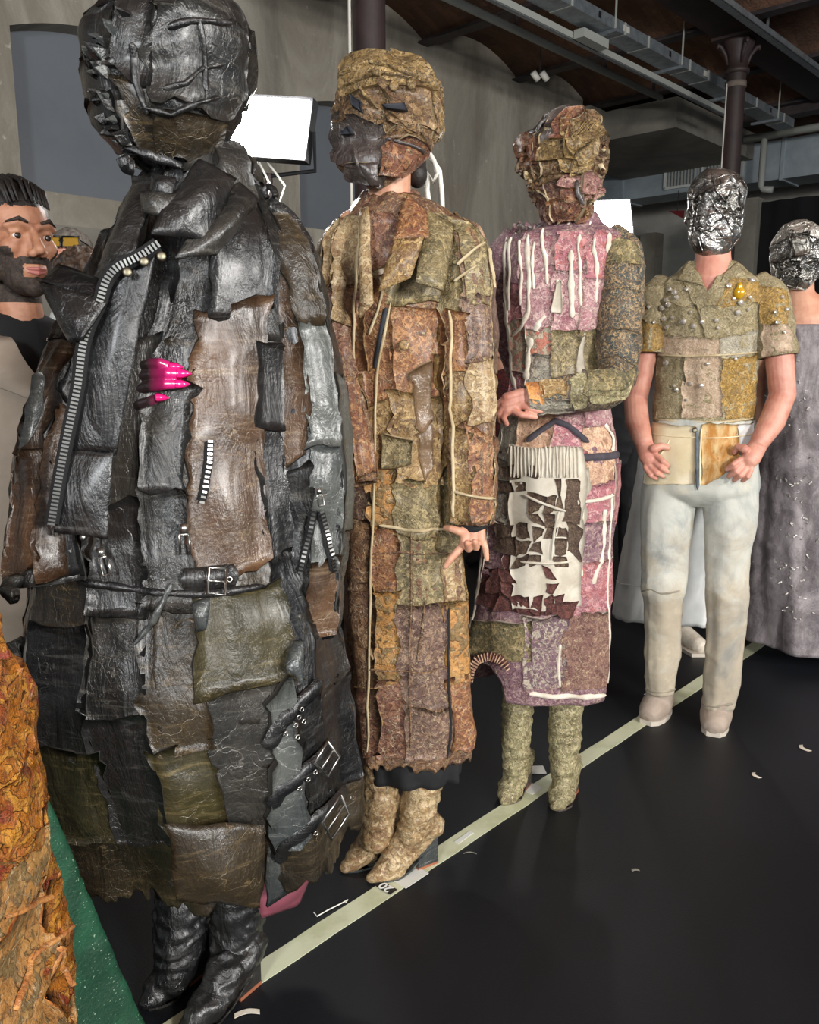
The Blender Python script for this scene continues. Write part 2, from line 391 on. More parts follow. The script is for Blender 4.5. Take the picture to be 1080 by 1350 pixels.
def leather(name, c1, c2, c3, rough=.34, crk=14, rub=.45, bs=.5, cs=3.5):
    """waxed, crumpled leather: two tones, pale rubbed creases"""
    b = NB(name); v = b.coords(); big = b.noise(v, cs, 5, .62, .4).outputs[0]
    col = b.mix(b.ss(big, .38, .66), s2l(c1), s2l(c2))
    k1 = b.crack(v, crk, .09, .018); k2 = b.crack(v, crk*2.7, .05, .02); msk = b.ss(b.noise(v, 7, 3).outputs[0], .47, .66)
    ln = b.math('MULTIPLY', b.math('ADD', b.math('MULTIPLY', k1, .8), b.math('MULTIPLY', k2, .5)), msk, clamp=True)
    st = b.noise(b.n('Mapping', Vector=v, Scale=(9, 9, 60)).outputs[0], 1., 4, .7, 1.2).outputs[0]
    col = b.mix(b.math('MULTIPLY', b.ss(st, .5, .8), .35), col, s2l(c3))
    col = b.mix(b.math('MULTIPLY', ln, rub), col, s2l(c3))
    gr = b.noise(v, 46, 8, .78, .8).outputs[0]; col = b.mix(b.math('MULTIPLY', b.ss(gr, .55, .75), .5), col, s2l(tuple(x*.45 for x in c1))); col = b.mix(b.math('MULTIPLY', b.ss(gr, .42, .28), .35), col, s2l(c3))
    fine = b.noise(v, 160, 3, .6).outputs[0]; mid = b.noise(b.n('Mapping', Vector=v, Scale=(1.9, 1.9, .55)).outputs[0], 9, 6, .6, 1.6).outputs[0]
    h = b.math('ADD', b.math('ADD', b.math('MULTIPLY', mid, 2.4), b.math('MULTIPLY', fine, .22)), b.math('MULTIPLY', ln, -.5))
    rg = b.math('ADD', rough, b.math('MULTIPLY', b.math('SUBTRACT', b.noise(v, 11, 4).outputs[0], .5), .5))
    return b.P(Base_Color=col, Roughness=rg, Normal=b.bump(h, bs, .010), Coat_Weight=.25, Coat_Roughness=.25, Specular_IOR_Level=.6)
def tapestry(name, ground, fig1, fig2, line, sc=16, K=16, rough=.45, bs=.5, coat=.25, wear=None, thr=.1, cut=.55):
    """varnished brocade: curling leaf motif in two colours with dark outlines, stained and creased"""
    sc *= 2.5
    b = NB(name); v = b.coords(); w = b.warp(b.warp(v, sc*.5, .06), sc*1.9, .032)
    vo = b.n('TexVoronoi', {'feature': 'SMOOTH_F1'}, i0=w, Scale=sc, Smoothness=.35).outputs['Distance']
    sn = b.math('SINE', b.math('MULTIPLY', vo, K)); m1 = b.ss(sn, thr-.25, thr+.25)
    w2 = b.warp(v, sc*1.4, .045); ri = b.n('TexWave', {'wave_type': 'RINGS'}, i0=w2, Scale=sc*.45, Distortion=9., Detail=2., Detail_Scale=2.2).outputs['Fac']
    col = b.mix(m1, s2l(ground), s2l(fig1)); m2 = b.math('MULTIPLY', b.ss(ri, cut, cut+.15), b.ss(b.noise(v, sc*.5, 2).outputs[0], .42, .6))
    col = b.mix(m2, col, s2l(fig2))
    ed = b.math('SUBTRACT', 1., b.ss(b.math('ABSOLUTE', b.math('SUBTRACT', sn, thr)), .08, .34))
    ed2 = b.math('SUBTRACT', 1., b.ss(b.math('ABSOLUTE', b.math('SUBTRACT', ri, cut)), .03, .12))
    col = b.mix(b.math('MULTIPLY', b.math('MAXIMUM', ed, ed2), .6), col, s2l(line))
    st = b.noise(v, 5, 6, .7, .5).outputs[0]; col = b.mix(b.math('MULTIPLY', b.ss(st, .52, .75), .6), col, s2l(line))
    gr = b.noise(v, 85, 8, .82, 1.).outputs[0]; col = b.mix(b.math('MULTIPLY', b.ss(gr, .5, .64), .75), col, s2l(tuple(x*.8 for x in line))); col = b.mix(b.math('MULTIPLY', b.ss(gr, .46, .34), .6), col, s2l(wear or (225, 205, 165)))
    col = b.mix(b.math('MULTIPLY', b.ss(b.noise(v, 13, 5, .7, 1.).outputs[0], .5, .68), .45), col, s2l(fig2))
    k = b.crack(v, 17, .09, .015); col = b.mix(b.math('MULTIPLY', k, .45), col, s2l(wear or (225, 205, 165)))
    h = b.math('ADD', b.math('ADD', b.math('MULTIPLY', m1, .35), b.math('MULTIPLY', b.noise(v, 24, 6, .7, 1.2).outputs[0], 1.9)), b.math('ADD', b.math('MULTIPLY', k, .4), b.math('MULTIPLY', b.noise(v, 220, 2).outputs[0], .2)))
    rg = b.math('ADD', rough-.12, b.math('MULTIPLY', b.noise(v, 14, 4).outputs[0], .35))
    return b.P(Base_Color=col, Roughness=rg, Normal=b.bump(h, bs*1.25, .008), Coat_Weight=coat, Coat_Roughness=.3)
def cloth(name, c1, c2, sc=8, rough=.8, fine=500, bs=.3, grain=(1, 1, 1), c3=None):
    b = NB(name); v = b.coords(); q = b.noise(b.n('Mapping', Vector=v, Scale=grain).outputs[0], sc, 6, .65, .5).outputs[0]
    col = b.mix(b.ss(q, .35, .68), s2l(c1), s2l(c2))
    if c3: col = b.mix(b.math('MULTIPLY', b.ss(b.noise(v, sc*2.3, 4).outputs[0], .58, .72), .8), col, s2l(c3))
    h = b.math('ADD', b.math('MULTIPLY', b.noise(v, fine, 2).outputs[0], .4), b.noise(v, 24, 4).outputs[0])
    return b.P(Base_Color=col, Roughness=rough, Normal=b.bump(h, bs, .004))
def skin(name, c1, c2):
    b = NB(name); v = b.coords(False); q = b.noise(v, 18, 4).outputs[0]; col = b.mix(b.ss(q, .35, .7), s2l(c1), s2l(c2))
    h = b.math('ADD', b.noise(v, 90, 4).outputs[0], b.math('MULTIPLY', b.noise(v, 420, 2).outputs[0], .4))
    return b.P(Base_Color=col, Roughness=.5, Subsurface_Weight=.12, Subsurface_Radius=(.012, .005, .003), Normal=b.bump(h, .22, .003))
def foil(name, c1, c2, rough=.2, sc=10):
    b = NB(name); v = b.coords(False); w = b.warp(v, sc*.8, .12)
    vo = b.n('TexVoronoi', {'feature': 'F1'}, i0=w, Scale=sc*1.6); k = b.crack(v, sc*1.4, .1, .05)
    q = b.noise(v, sc*.7, 5, .6).outputs[0]; col = b.mix(b.ss(q, .38, .6), s2l(c1), s2l(c2))
    h = b.math('ADD', b.math('MULTIPLY', vo.outputs['Distance'], 1.4), b.math('ADD', b.math('MULTIPLY', k, .7), b.math('MULTIPLY', b.noise(v, sc*5, 4, .6, 1.).outputs[0], .7)))
    return b.P(Base_Color=col, Metallic=.93, Roughness=b.math('ADD', rough, b.math('MULTIPLY', q, .18)), Normal=b.bump(h, .75, .012))

M = {}
# black coat
M['blk'] = leather('black_leather', (17, 18, 20), (34, 33, 32), (112, 112, 110), .33, 13, .30)
M['char'] = leather('charcoal_leather', (28, 29, 29), (54, 51, 46), (132, 128, 118), .34, 12, .40)
M['brn'] = leather('worn_brown_leather', (52, 38, 27), (94, 68, 47), (186, 164, 134), .32, 15, .55)
M['olv'] = leather('olive_stained_leather', (33, 32, 20), (64, 58, 35), (156, 138, 96), .38, 15, .55)
M['umb'] = leather('dark_umber_leather', (26, 23, 18), (54, 45, 31), (140, 118, 82), .36, 13, .5)
M['gry'] = leather('blue_grey_leather', (56, 60, 60), (88, 90, 86), (156, 158, 152), .28, 10, .35)
M['blk_edge'] = plain('torn_leather_edge', (58, 56, 52), .6)
M['lining'] = cloth('navy_lining', (26, 30, 38), (40, 44, 52), 20, .7)
M['steel'] = plain('worn_steel', (190, 188, 182), .28, 1.)
M['brass'] = plain('dull_brass', (128, 122, 104), .45, 1.)
M['tape_blk'] = plain('black_zip_tape', (16, 16, 18), .8)
# tapestry coat
M['ochre'] = tapestry('ochre_brocade', (150, 118, 70), (182, 150, 98), (118, 86, 52), (70, 54, 38), 13, 15)
M['rust'] = tapestry('rust_brocade', (142, 94, 60), (176, 126, 80), (118, 70, 48), (66, 44, 34), 12, 17)
M['olive'] = tapestry('olive_brocade', (128, 112, 76), (160, 142, 100), (102, 92, 62), (62, 54, 40), 14, 13)
M['plum'] = tapestry('plum_brocade', (112, 86, 72), (146, 116, 94), (94, 66, 58), (54, 40, 38), 13, 16)
M['sand'] = tapestry('sand_brocade', (172, 144, 102), (196, 172, 132), (140, 106, 70), (92, 72, 50), 12, 14)
M['orangefl'] = tapestry('orange_floral_brocade', (178, 126, 66), (126, 102, 62), (198, 146, 82), (84, 60, 38), 8, 13)
M['creamfl'] = tapestry('cream_floral_print', (198, 168, 116), (112, 58, 46), (150, 82, 60), (84, 44, 38), 17, 14, thr=-.1)
M['mulb'] = tapestry('mulberry_brocade', (120, 80, 62), (152, 108, 82), (100, 64, 54), (58, 40, 36), 12, 15)
M['silv'] = leather('lacquered_brown_leather', (88, 68, 50), (122, 98, 74), (170, 148, 118), .14, 22, .5)
M['dkbrn'] = tapestry('brown_brocade', (116, 84, 60), (146, 110, 76), (98, 66, 50), (60, 44, 36), 12, 15)
M['cream'] = cloth('raw_cream_edge', (196, 180, 146), (168, 148, 112), 20, .85)
M['bone'] = cloth('frayed_white_edge', (222, 214, 198), (196, 184, 166), 25, .9)
# dress
M['pink'] = tapestry('pink_jacquard', (176, 132, 134), (204, 170, 164), (154, 98, 106), (120, 82, 88), 13, 16, .6, .5, .05, (232, 218, 208))
M['rose'] = tapestry('rose_jacquard', (168, 104, 112), (196, 142, 142), (180, 104, 100), (112, 70, 78), 11, 15, .6, .5, .05, (232, 216, 206))
M['salmon'] = tapestry('salmon_floral_jacquard', (186, 168, 146), (196, 116, 96), (150, 148, 128), (120, 92, 80), 10, 13, .6, .5, .05)
M['greyfl'] = tapestry('grey_floral_jacquard', (150, 146, 130), (174, 166, 148), (120, 104, 96), (78, 70, 66), 12, 14, .6, .5, .05)
M['mauve'] = tapestry('mauve_jacquard', (134, 100, 108), (162, 132, 132), (116, 76, 90), (80, 58, 66), 13, 17, .6, .5, .05)
M['maroon'] = tapestry('maroon_velvet', (84, 42, 38), (104, 58, 50), (70, 34, 34), (44, 24, 24), 14, 13, .7, .5, .0, (140, 104, 88))
M['choc'] = tapestry('chocolate_velvet', (84, 66, 52), (104, 84, 66), (70, 50, 42), (48, 36, 30), 16, 13, .7, .5, .0, (150, 126, 100))
M['olatt'] = tapestry('olive_lattice_jacquard', (128, 116, 78), (170, 150, 104), (96, 92, 70), (60, 56, 44), 15, 12, .6, .7, .05)
M['purfl'] = tapestry('purple_floral_jacquard', (176, 164, 148), (112, 84, 94), (134, 104, 110), (80, 58, 66), 17, 13, .6, .5, .05)
M['winefade'] = tapestry('faded_wine_jacquard', (126, 92, 80), (146, 112, 96), (104, 68, 64), (84, 54, 52), 15, 15, .65, .5, .03)
M['peach'] = tapestry('peach_jacquard', (200, 160, 132), (214, 178, 146), (150, 108, 82), (140, 100, 84), 11, 14, .6, .4, .05)
M['dkfloral'] = tapestry('dark_floral_knit', (66, 70, 66), (162, 134, 96), (112, 92, 74), (44, 46, 44), 19, 14, .6, .5, .05, thr=.35)
M['orange'] = tapestry('orange_scrap', (206, 138, 70), (190, 118, 60), (220, 156, 90), (150, 92, 50), 9, 10, .55, .4, .1)
M['lime'] = tapestry('mossy_jacquard', (146, 138, 98), (186, 174, 132), (118, 104, 74), (70, 66, 48), 18, 13, .55, .6, .12)
M['white'] = cloth('white_cotton', (204, 196, 180), (176, 166, 148), 14, .85)
M['navyband'] = cloth('ink_band', (54, 50, 58), (70, 64, 70), 30, .8)
# mask leathers
M['mk_choc'] = tapestry('mask_brown_brocade', (116, 88, 58), (150, 118, 80), (96, 68, 46), (58, 42, 30), 11, 14, .42, .9, .2)
M['mk_dark'] = leather('mask_dark_plum_leather', (58, 50, 48), (88, 78, 72), (160, 146, 134), .3, 22, .7, .6)
M['mk_rust'] = tapestry('mask_rust_brocade', (124, 76, 52), (156, 106, 70), (104, 58, 44), (62, 38, 30), 10, 14, .42, .9, .2)
M['mk_gold'] = tapestry('mask_ochre_brocade', (142, 114, 68), (174, 144, 94), (112, 88, 52), (70, 54, 36), 11, 13, .45, 1., .2)
M['mk_plum'] = tapestry('mask_plum_brocade', (100, 64, 54), (130, 90, 72), (84, 50, 46), (52, 34, 30), 12, 14, .45, .9, .15)
M['mk_pink'] = tapestry('mask_pink_scrap', (160, 114, 106), (186, 146, 132), (140, 92, 88), (104, 72, 68), 14, 14, .55, .8, .05)
# shirt, jeans
M['sage'] = tapestry('sage_beaded_lace', (164, 150, 112), (182, 168, 134), (146, 130, 92), (112, 98, 68), 22, 13, .6, .7, .05, (212, 200, 172))
M['blush'] = tapestry('blush_lace', (186, 160, 134), (198, 176, 150), (174, 148, 122), (150, 126, 102), 20, 11, .6, .5, .05, (220, 202, 178))
M['mustard'] = tapestry('mustard_lace', (166, 128, 56), (188, 152, 82), (144, 114, 62), (108, 84, 42), 16, 14, .6, .7, .05)
M['lgrey'] = tapestry('grey_lace', (172, 164, 144), (188, 182, 164), (154, 144, 122), (122, 112, 94), 22, 13, .6, .6, .05)
M['citron'] = tapestry('citron_lace', (152, 140, 66), (172, 158, 90), (134, 122, 70), (100, 90, 54), 20, 13, .6, .6, .05)
M['denim'] = cloth('bleached_denim', (186, 186, 174), (142, 148, 148), 5, .85, 700, .35, (1, 1, .6), (160, 152, 128))
M['denim_d'] = cloth('dusty_denim', (150, 140, 122), (122, 116, 102), 6, .85, 700, .35, (1, 1, .6), (172, 160, 136))
M['denim_b'] = cloth('cream_denim', (216, 200, 162), (230, 218, 190), 9, .8, 500, .4)
M['rusty'] = cloth('rust_stained_denim', (172, 116, 44), (206, 182, 134), 26, .75, 500, .6, (1, 1, .35), (140, 88, 34))
M['denim_dark'] = cloth('blue_denim_seam', (74, 86, 98), (104, 114, 120), 20, .9)
M['suede'] = cloth('pale_suede', (168, 152, 138), (148, 132, 118), 12, .85, 600, .3)
M['sole'] = plain('pale_sole', (190, 180, 166), .7)
M['gem'] = plain('crystal_stud', (226, 218, 206), .12, .7)
M['amber'] = plain('amber_drop', (196, 150, 20), .15, .2, Coat_Weight=1.)
# masks, gown
M['foil'] = foil('dark_silver_foil', (96, 94, 90), (196, 194, 190), .16, 9)
M['foil2'] = foil('smoked_foil', (70, 68, 62), (160, 156, 148), .26, 8)
M['foilw'] = foil('white_foil', (226, 222, 214), (196, 190, 180), .4, 9)
b = NB('silver_sequin_gown'); v = b.coords(False)
q = b.noise(b.n('Mapping', Vector=v, Scale=(1, 1, .5)).outputs[0], 9, 6, .68, 1.2).outputs[0]; col = b.mix(b.ss(q, .36, .66), s2l((96, 88, 90)), s2l((146, 138, 140)))
sp = b.math('MULTIPLY', b.ss(b.noise(v, 34, 3).outputs[0], .66, .72), b.ss(b.noise(v, 3.5, 2).outputs[0], .45, .6))
M['gown'] = b.P(Base_Color=b.mix(sp, col, s2l((235, 232, 228))), Metallic=.15, Roughness=b.math('SUBTRACT', .55, b.math('MULTIPLY', sp, .35)), Normal=b.bump(b.noise(v, 60, 5, .7, 1.).outputs[0], .6, .006))
# flesh
M['skin_lt'] = skin('fair_skin', (206, 156, 128), (190, 134, 108))
M['skin_pk'] = skin('rosy_skin', (204, 148, 128), (186, 122, 104))
M['skin_tan'] = skin('tanned_skin', (186, 134, 104), (160, 106, 80))
M['hair_dk'] = cloth('dark_hair', (22, 19, 18), (44, 38, 34), 60, .55, 300, .8, (1, 1, .25))
M['beard'] = cloth('brown_beard', (40, 32, 28), (70, 56, 46), 120, .7, 500, .9)
M['hair_gr'] = cloth('grey_hair', (120, 114, 106), (70, 64, 58), 60, .7, 300, .9, (1, 1, .3))
M['hair_br'] = cloth('streaked_brown_hair', (50, 38, 32), (112, 90, 72), 55, .55, 300, .7, (1, 1, .2))
M['eye'] = plain('eye_white', (216, 206, 196), .2); M['iris'] = plain('brown_iris', (44, 28, 20), .15)
M['lip'] = plain('lips', (168, 100, 92), .45)
b = NB('magenta_stained_skin'); v = b.n('TexCoord').outputs['Object']; sx = b.n('SeparateXYZ', i0=v).outputs[0]; M['_mag'] = (b, sx)
M['nail'] = plain('hot_pink_lacquer', (236, 24, 120), .18, 0, Coat_Weight=1.)
# other clothing
M['beige'] = cloth('beige_suiting', (172, 158, 142), (158, 144, 128), 5, .8, 800, .2)
M['black_tee'] = cloth('black_jersey', (14, 14, 15), (22, 22, 23), 10, .9)
M['black_cl'] = cloth('black_cloth', (15, 15, 17), (28, 28, 30), 6, .85)
M['grey_cl'] = cloth('grey_jacket_cloth', (112, 110, 108), (140, 138, 134), 8, .85)
M['redfl'] = tapestry('dark_red_floral', (48, 20, 22), (116, 34, 36), (70, 40, 36), (24, 14, 16), 18, 12, .7, .3, 0., (90, 40, 36))
M['shirt_w'] = cloth('white_shirting', (222, 222, 218), (204, 206, 204), 6, .75, 500, .25)
M['gold'] = tapestry('embossed_orange_leather', (186, 112, 30), (212, 146, 52), (150, 62, 38), (92, 48, 26), 7, 20, .42, .9, .35, (232, 176, 84), cut=.62)
b = NB('green_sequin_cloth'); v = b.coords(False); q = b.noise(v, 12, 4).outputs[0]
sp = b.ss(b.noise(v, 190, 2).outputs[0], .66, .72)
M['green'] = b.P(Base_Color=b.mix(sp, b.mix(b.ss(q, .4, .65), s2l((18, 62, 42)), s2l((30, 84, 58))), s2l((150, 176, 150))), Roughness=.6, Normal=b.bump(b.noise(v, 130, 4).outputs[0], .7, .004))
M['lens'] = plain('amber_lens', (150, 116, 40), .1, 0, Coat_Weight=1.); M['frame'] = plain('black_acetate', (14, 14, 14), .25)
# setting
b = NB('black_carpet'); v = b.coords(False); q = b.noise(v, .9, 5, .6, .6).outputs[0]
col = b.mix(b.ss(q, .35, .7), s2l((12, 14, 18)), s2l((21, 24, 30)))
col = b.mix(b.math('MULTIPLY', b.ss(b.noise(v, 70, 3, .8).outputs[0], .6, .8), .2), col, s2l((44, 47, 52)))
M['floor'] = b.P(Base_Color=col, Roughness=.5, Normal=b.bump(b.noise(v, 260, 3, .7).outputs[0], .3, .003), Specular_IOR_Level=.4)
b = NB('floor_tape'); v = b.coords(False); q = b.noise(v, 9, 5).outputs[0]
M['tape'] = b.P(Base_Color=b.mix(b.ss(q, .4, .68), s2l((206, 208, 178)), s2l((184, 186, 150))), Roughness=.45)
M['tag_w'] = plain('paper_tag', (214, 214, 206), .6); M['tag_k'] = plain('black_label', (14, 14, 14), .5); M['ink'] = plain('white_print', (232, 232, 226), .6)
b = NB('aged_concrete'); v = b.coords(False); q = b.noise(b.n('Mapping', Vector=v, Scale=(1, 1, .45)).outputs[0], 1.6, 7, .66, .8).outputs[0]
col = b.mix(b.ss(q, .34, .68), s2l((128, 121, 109)), s2l((164, 158, 145)))
dr = b.noise(b.n('Mapping', Vector=v, Scale=(6, 6, .5)).outputs[0], 1., 5, .6).outputs[0]; col = b.mix(b.math('MULTIPLY', b.ss(dr, .5, .75), .45), col, s2l((116, 108, 96)))
col = b.mix(b.math('MULTIPLY', b.ss(b.noise(v, 9, 6, .75).outputs[0], .62, .7), .5), col, s2l((204, 198, 184)))
M['conc'] = b.P(Base_Color=col, Roughness=.85, Normal=b.bump(b.noise(v, 14, 8, .7).outputs[0], .5, .02))
M['conc_d'] = cloth('grey_cement_dado', (132, 128, 118), (112, 108, 100), 2.2, .85, 60, .4)
M['niche'] = cloth('blue_grey_paint', (104, 109, 115), (97, 102, 108), 1.2, .7, 90, .1)
M['soffit'] = cloth('brown_plaster', (112, 100, 92), (92, 82, 76), 5, .85, 60, .3)
b = NB('brick_vault'); v = b.coords(False)
M['brickmap'] = b.n('Mapping', Vector=v, Rotation=(0, 0, -math.atan2(AX_.y, AX_.x)))
br = b.n('TexBrick', i0=M['brickmap'].outputs[0], Color1=s2l((116, 80, 62)), Color2=s2l((146, 106, 82)), Mortar=s2l((112, 96, 82)), Scale=4., Mortar_Size=.012, Mortar_Smooth=.3, Brick_Width=1.0, Row_Height=.28)
q = b.noise(v, 1.7, 6, .7, .6).outputs[0]; col = b.mix(b.math('MULTIPLY', b.ss(q, .4, .7), .7), br.outputs['Color'], s2l((96, 74, 62)))
col = b.mix(b.math('MULTIPLY', b.ss(b.noise(v, 4.4, 6, .75).outputs[0], .58, .7), .55), col, s2l((176, 150, 126)))
M['brick'] = b.P(Base_Color=col, Roughness=.85, Normal=b.bump(b.math('SUBTRACT', b.noise(v, 22, 6, .7).outputs[0], b.math('MULTIPLY', br.outputs['Fac'], .6)), .7, .03))
del M['brickmap']
M['iron'] = cloth('brown_painted_iron', (42, 30, 30), (54, 39, 38), 6, .6, 120, .25)
M['iron_d'] = cloth('dark_steel_joist', (40, 34, 36), (62, 52, 52), 7, .6, 90, .4)
M['galv'] = cloth('galvanised_steel', (150, 156, 160), (122, 128, 134), 14, .4, 90, .1); M['galv'].node_tree.nodes['Principled BSDF'].inputs['Metallic'].default_value = .6
M['duct'] = cloth('pale_duct_steel', (168, 178, 184), (150, 160, 168), 3, .45, 60, .1); M['duct'].node_tree.nodes['Principled BSDF'].inputs['Metallic'].default_value = .3
M['grille'] = plain('white_grille', (196, 198, 194), .5); M['dark'] = plain('dark_void', (12, 12, 14), .9)
M['paint_w'] = cloth('off_white_paint', (190, 188, 180), (168, 166, 158), 1.5, .8, 40, .15)
M['pipe'] = plain('grey_pipe', (156, 158, 152), .5); M['cable_w'] = plain('white_cable', (226, 222, 212), .5)
M['curtain'] = cloth('black_drape', (10, 11, 15), (18, 19, 24), 3, .95)
b = NB('led_face'); e = b.n('Emission', Color=(1, .985, .96, 1), Strength=34.); b.t.links.new(e.outputs[0], b.out.inputs[0]); M['led'] = b.m
M['hous'] = plain('black_lamp_housing', (20, 20, 22), .5); M['red'] = plain('red_plastic', (110, 30, 36), .5); M['tan'] = plain('leather_stack_heel', (150, 92, 66), .5)
# finger stain: dark brown at the root turning to magenta at the tip (local x)
b, sx = M.pop('_mag'); f = b.ss(sx, 0., 1.)
mr = b.n('MapRange', i0=sx, i1=-.335, i2=-.285)
M['magenta'] = b.P(Base_Color=b.mix(mr.outputs[0], s2l((62, 46, 50)), s2l((206, 28, 116))), Roughness=.28, Coat_Weight=.6, Coat_Roughness=.15)
M['_magnode'] = mr
# ------------------------------------------------------------------ the hall
WN = 6.0            # wall plane
ZB = 4.28           # underside of the joists
BEAMS = [2.0, 3.5, 5.05, 6.6, 8.15, 9.65, 11.15]
m = MB(); m.rbox(-6, 20, -8, 9, -.06, 0); tag(m.build('floor', M['floor']), kind='structure')
# left wall with two blocked, arch-headed windows
NW = [(2.57, 3.95), (5.0, 6.38)]; SILL, SPR, RISE, DEP = 2.41, 3.42, .13, .2
def arch(a, w): x = (a-w[0])/(w[1]-w[0]); return SPR+RISE*4*x*(1-x)
m = MB(); A0, A1, ZT = -4.0, 9.55, 4.75
def q4(*p): m.add([R3(*x) for x in p], [(0, 1, 2, 3)])
edges = [A0]+[e for w in NW for e in w]+[A1]
for i in range(0, len(edges)-1, 2): q4((edges[i], WN, 0), (edges[i+1], WN, 0), (edges[i+1], WN, ZT), (edges[i], WN, ZT))
sof = MB()
for w in NW:
    q4((w[0], WN, 0), (w[1], WN, 0), (w[1], WN, SILL), (w[0], WN, SILL))
    q4((w[0], WN, SILL), (w[1], WN, SILL), (w[1], WN+DEP, SILL), (w[0], WN+DEP, SILL))
    for e in w: q4((e, WN, SILL), (e, WN+DEP, SILL), (e, WN+DEP, SPR), (e, WN, SPR))
    xs = np.linspace(w[0], w[1], 25)
    for a, b_ in zip(xs[:-1], xs[1:]):
        q4((a, WN, arch(a, w)), (b_, WN, arch(b_, w)), (b_, WN, ZT), (a, WN, ZT))
        sof.add([R3(a, WN-.002, arch(a, w)), R3(b_, WN-.002, arch(b_, w)), R3(b_, WN+DEP, arch(b_, w)), R3(a, WN+DEP, arch(a, w))], [(0, 1, 2, 3)])
# back of the wall so that it has depth
m.rbox(A0, A1, WN+.3, WN+.4, 0, ZT)
wl = tag(m.build('wall_left', M['conc']), kind='structure')
sof.build('arch_soffit', M['conc'], wl)
for i, w in enumerate(NW):
    p = MB(); xs = np.linspace(w[0], w[1], 25)
    V = [R3(a, WN+DEP, SILL-.01) for a in xs]+[R3(a, WN+DEP, arch(a, w)+.01) for a in xs]+[R3(a, WN+DEP+.05, SILL-.01) for a in xs]+[R3(a, WN+DEP+.05, arch(a, w)+.01) for a in xs]; n = 25
    p.add(V, [(k, k+1, n+k+1, n+k) for k in range(n-1)]+[(3*n+k, 3*n+k+1, 2*n+k+1, 2*n+k) for k in range(n-1)])
    tag(p.build('window_%d' % (i+1), M['niche']), kind='structure')
m = MB(); m.rbox(A0, A1, WN-.045, WN+.02, 0, 2.19); tag(m.build('trim_1', M['conc_d']), kind='structure')
m = MB(); m.rbox(9.5, 9.85, WN-.14, WN+.5, 0, ZB); tag(m.build('trim_2', M['conc']), kind='structure')
# dropped concrete soffit beyond the wall's end
m = MB(); m.rbox(9.85, 12.2, 4.9, 6.9, 3.93, 4.27); tag(m.build('trim_3', M['conc_d']), kind='structure')
# brick vaults
N0, N1 = -3.0, 7.2; m = MB(); K = 10
for a, b_ in zip(BEAMS[:-1], BEAMS[1:]):
    xs = np.linspace(0, 1, K+1); V = []
    for n_ in (N0, N1):
        for x in xs: V.append(R3(a+(b_-a)*x, n_, ZB+.05+.2*4*x*(1-x)))
    for n_ in (N0, N1):
        for x in xs: V.append(R3(a+(b_-a)*x, n_, ZB+.42))
    k = K+1
    m.add(V, [(i, i+1, k+i+1, k+i) for i in range(K)]+[(2*k+i, 3*k+i, 3*k+i+1, 2*k+i+1) for i in range(K)]+[(i, 2*k+i, 2*k+i+1, i+1) for i in range(K)]+[(k+i, k+i+1, 3*k+i+1, 3*k+i) for i in range(K)])
m.rbox(-6, BEAMS[0], N0, N1, ZB+.2, ZB+.42); m.rbox(11.3, 20, N0, 9, ZB+.3, ZB+.42)
cl = tag(m.build('ceiling', M['brick'], None, True), kind='structure')
for a in BEAMS[1:]:
    j = MB(); j.rbox(a-.07, a+.07, N0, WN+.02, ZB, ZB+.018); j.rbox(a-.014, a+.014, N0, WN, ZB+.018, ZB+.12); j.build('joist', M['iron_d'], cl)
# edge beam closing the vaults
m = MB(); m.rbox(11.2, 11.42, N0, 8, ZB-.10, ZB+.3); m.build('edge_beam', M['iron_d'], cl)
m = MB(); m.rbox(11.17, 11.2, N0, 8, ZB+.02, ZB+.05); m.build('edge_strip', M['paint_w'], cl)
# main girder on the columns
CN = 3.63
m = MB(); m.rbox(0, 12, CN-.17, CN+.17, ZB-.025, ZB); m.rbox(0, 12, CN-.02, CN+.02, ZB, ZB+.28); m.rbox(0, 12, CN-.17, CN+.17, ZB+.28, ZB+.30)
m.build('girder', M['iron'], cl)
def column(a, label):
    c = empty('column', R3(a, CN, 0)); c.rotation_euler = (0, 0, math.atan2(AX_.y, AX_.x)); tag(c, label, 'column')
    def lathe(nm, prof, mat):
        V = []; n = 24
        for r, z in prof:
            for k in range(n): t = 2*math.pi*k/n; V.append((r*math.cos(t), r*math.sin(t), z))
        mesh(nm, V, [(i*n+k, i*n+(k+1) % n, (i+1)*n+(k+1) % n, (i+1)*n+k) for i in range(len(prof)-1) for k in range(n)], mat, c)
    lathe('base', [(.001, 0), (.17, 0), (.17, .1), (.13, .14), (.12, .22), (.1, .26)], M['iron'])
    lathe('shaft', [(.1, .25), (.095, 1.5), (.088, ZB-.36), (.088, ZB-.3)], M['iron'])
    lathe('collar', [(.088, ZB-.46), (.097, ZB-.46), (.097, ZB-.41), (.089, ZB-.41)], M['soffit'])
    lathe('capital', [(.088, ZB-.34), (.115, ZB-.33), (.115, ZB-.30), (.09, ZB-.28), (.1, ZB-.18), (.15, ZB-.07), (.155, ZB-.05), (.001, ZB-.05)], M['iron'])
    for k in range(4):
        t = math.pi/2*k+math.pi/4; d = np.array([math.cos(t), math.sin(t), 0]); s_ = np.array([-d[1], d[0], 0]); q = MB()
        q.tube([d*.095+[0, 0, ZB-.26], d*.12+[0, 0, ZB-.17], d*.17+[0, 0, ZB-.10], d*.2+[0, 0, ZB-.085], d*.205+[0, 0, ZB-.12]], [.012, .018, .024, .024, .012], 8); q.build('bracket', M['iron'], c, True)
    q = MB(); q.box((0, 0, ZB-.037), (.19, 0, 0), (0, .19, 0), (0, 0, .014)); q.build('plate', M['iron'], c)
    return c
def a_at(u, v, n): return on_wall(u, v, n)[0]
column(a_at(488, 150, CN), 'dark brown cast iron column rising behind the ochre brocade figure')
c2 = column(a_at(968, 150, CN), 'brown iron column with flared capital under the ceiling girder')
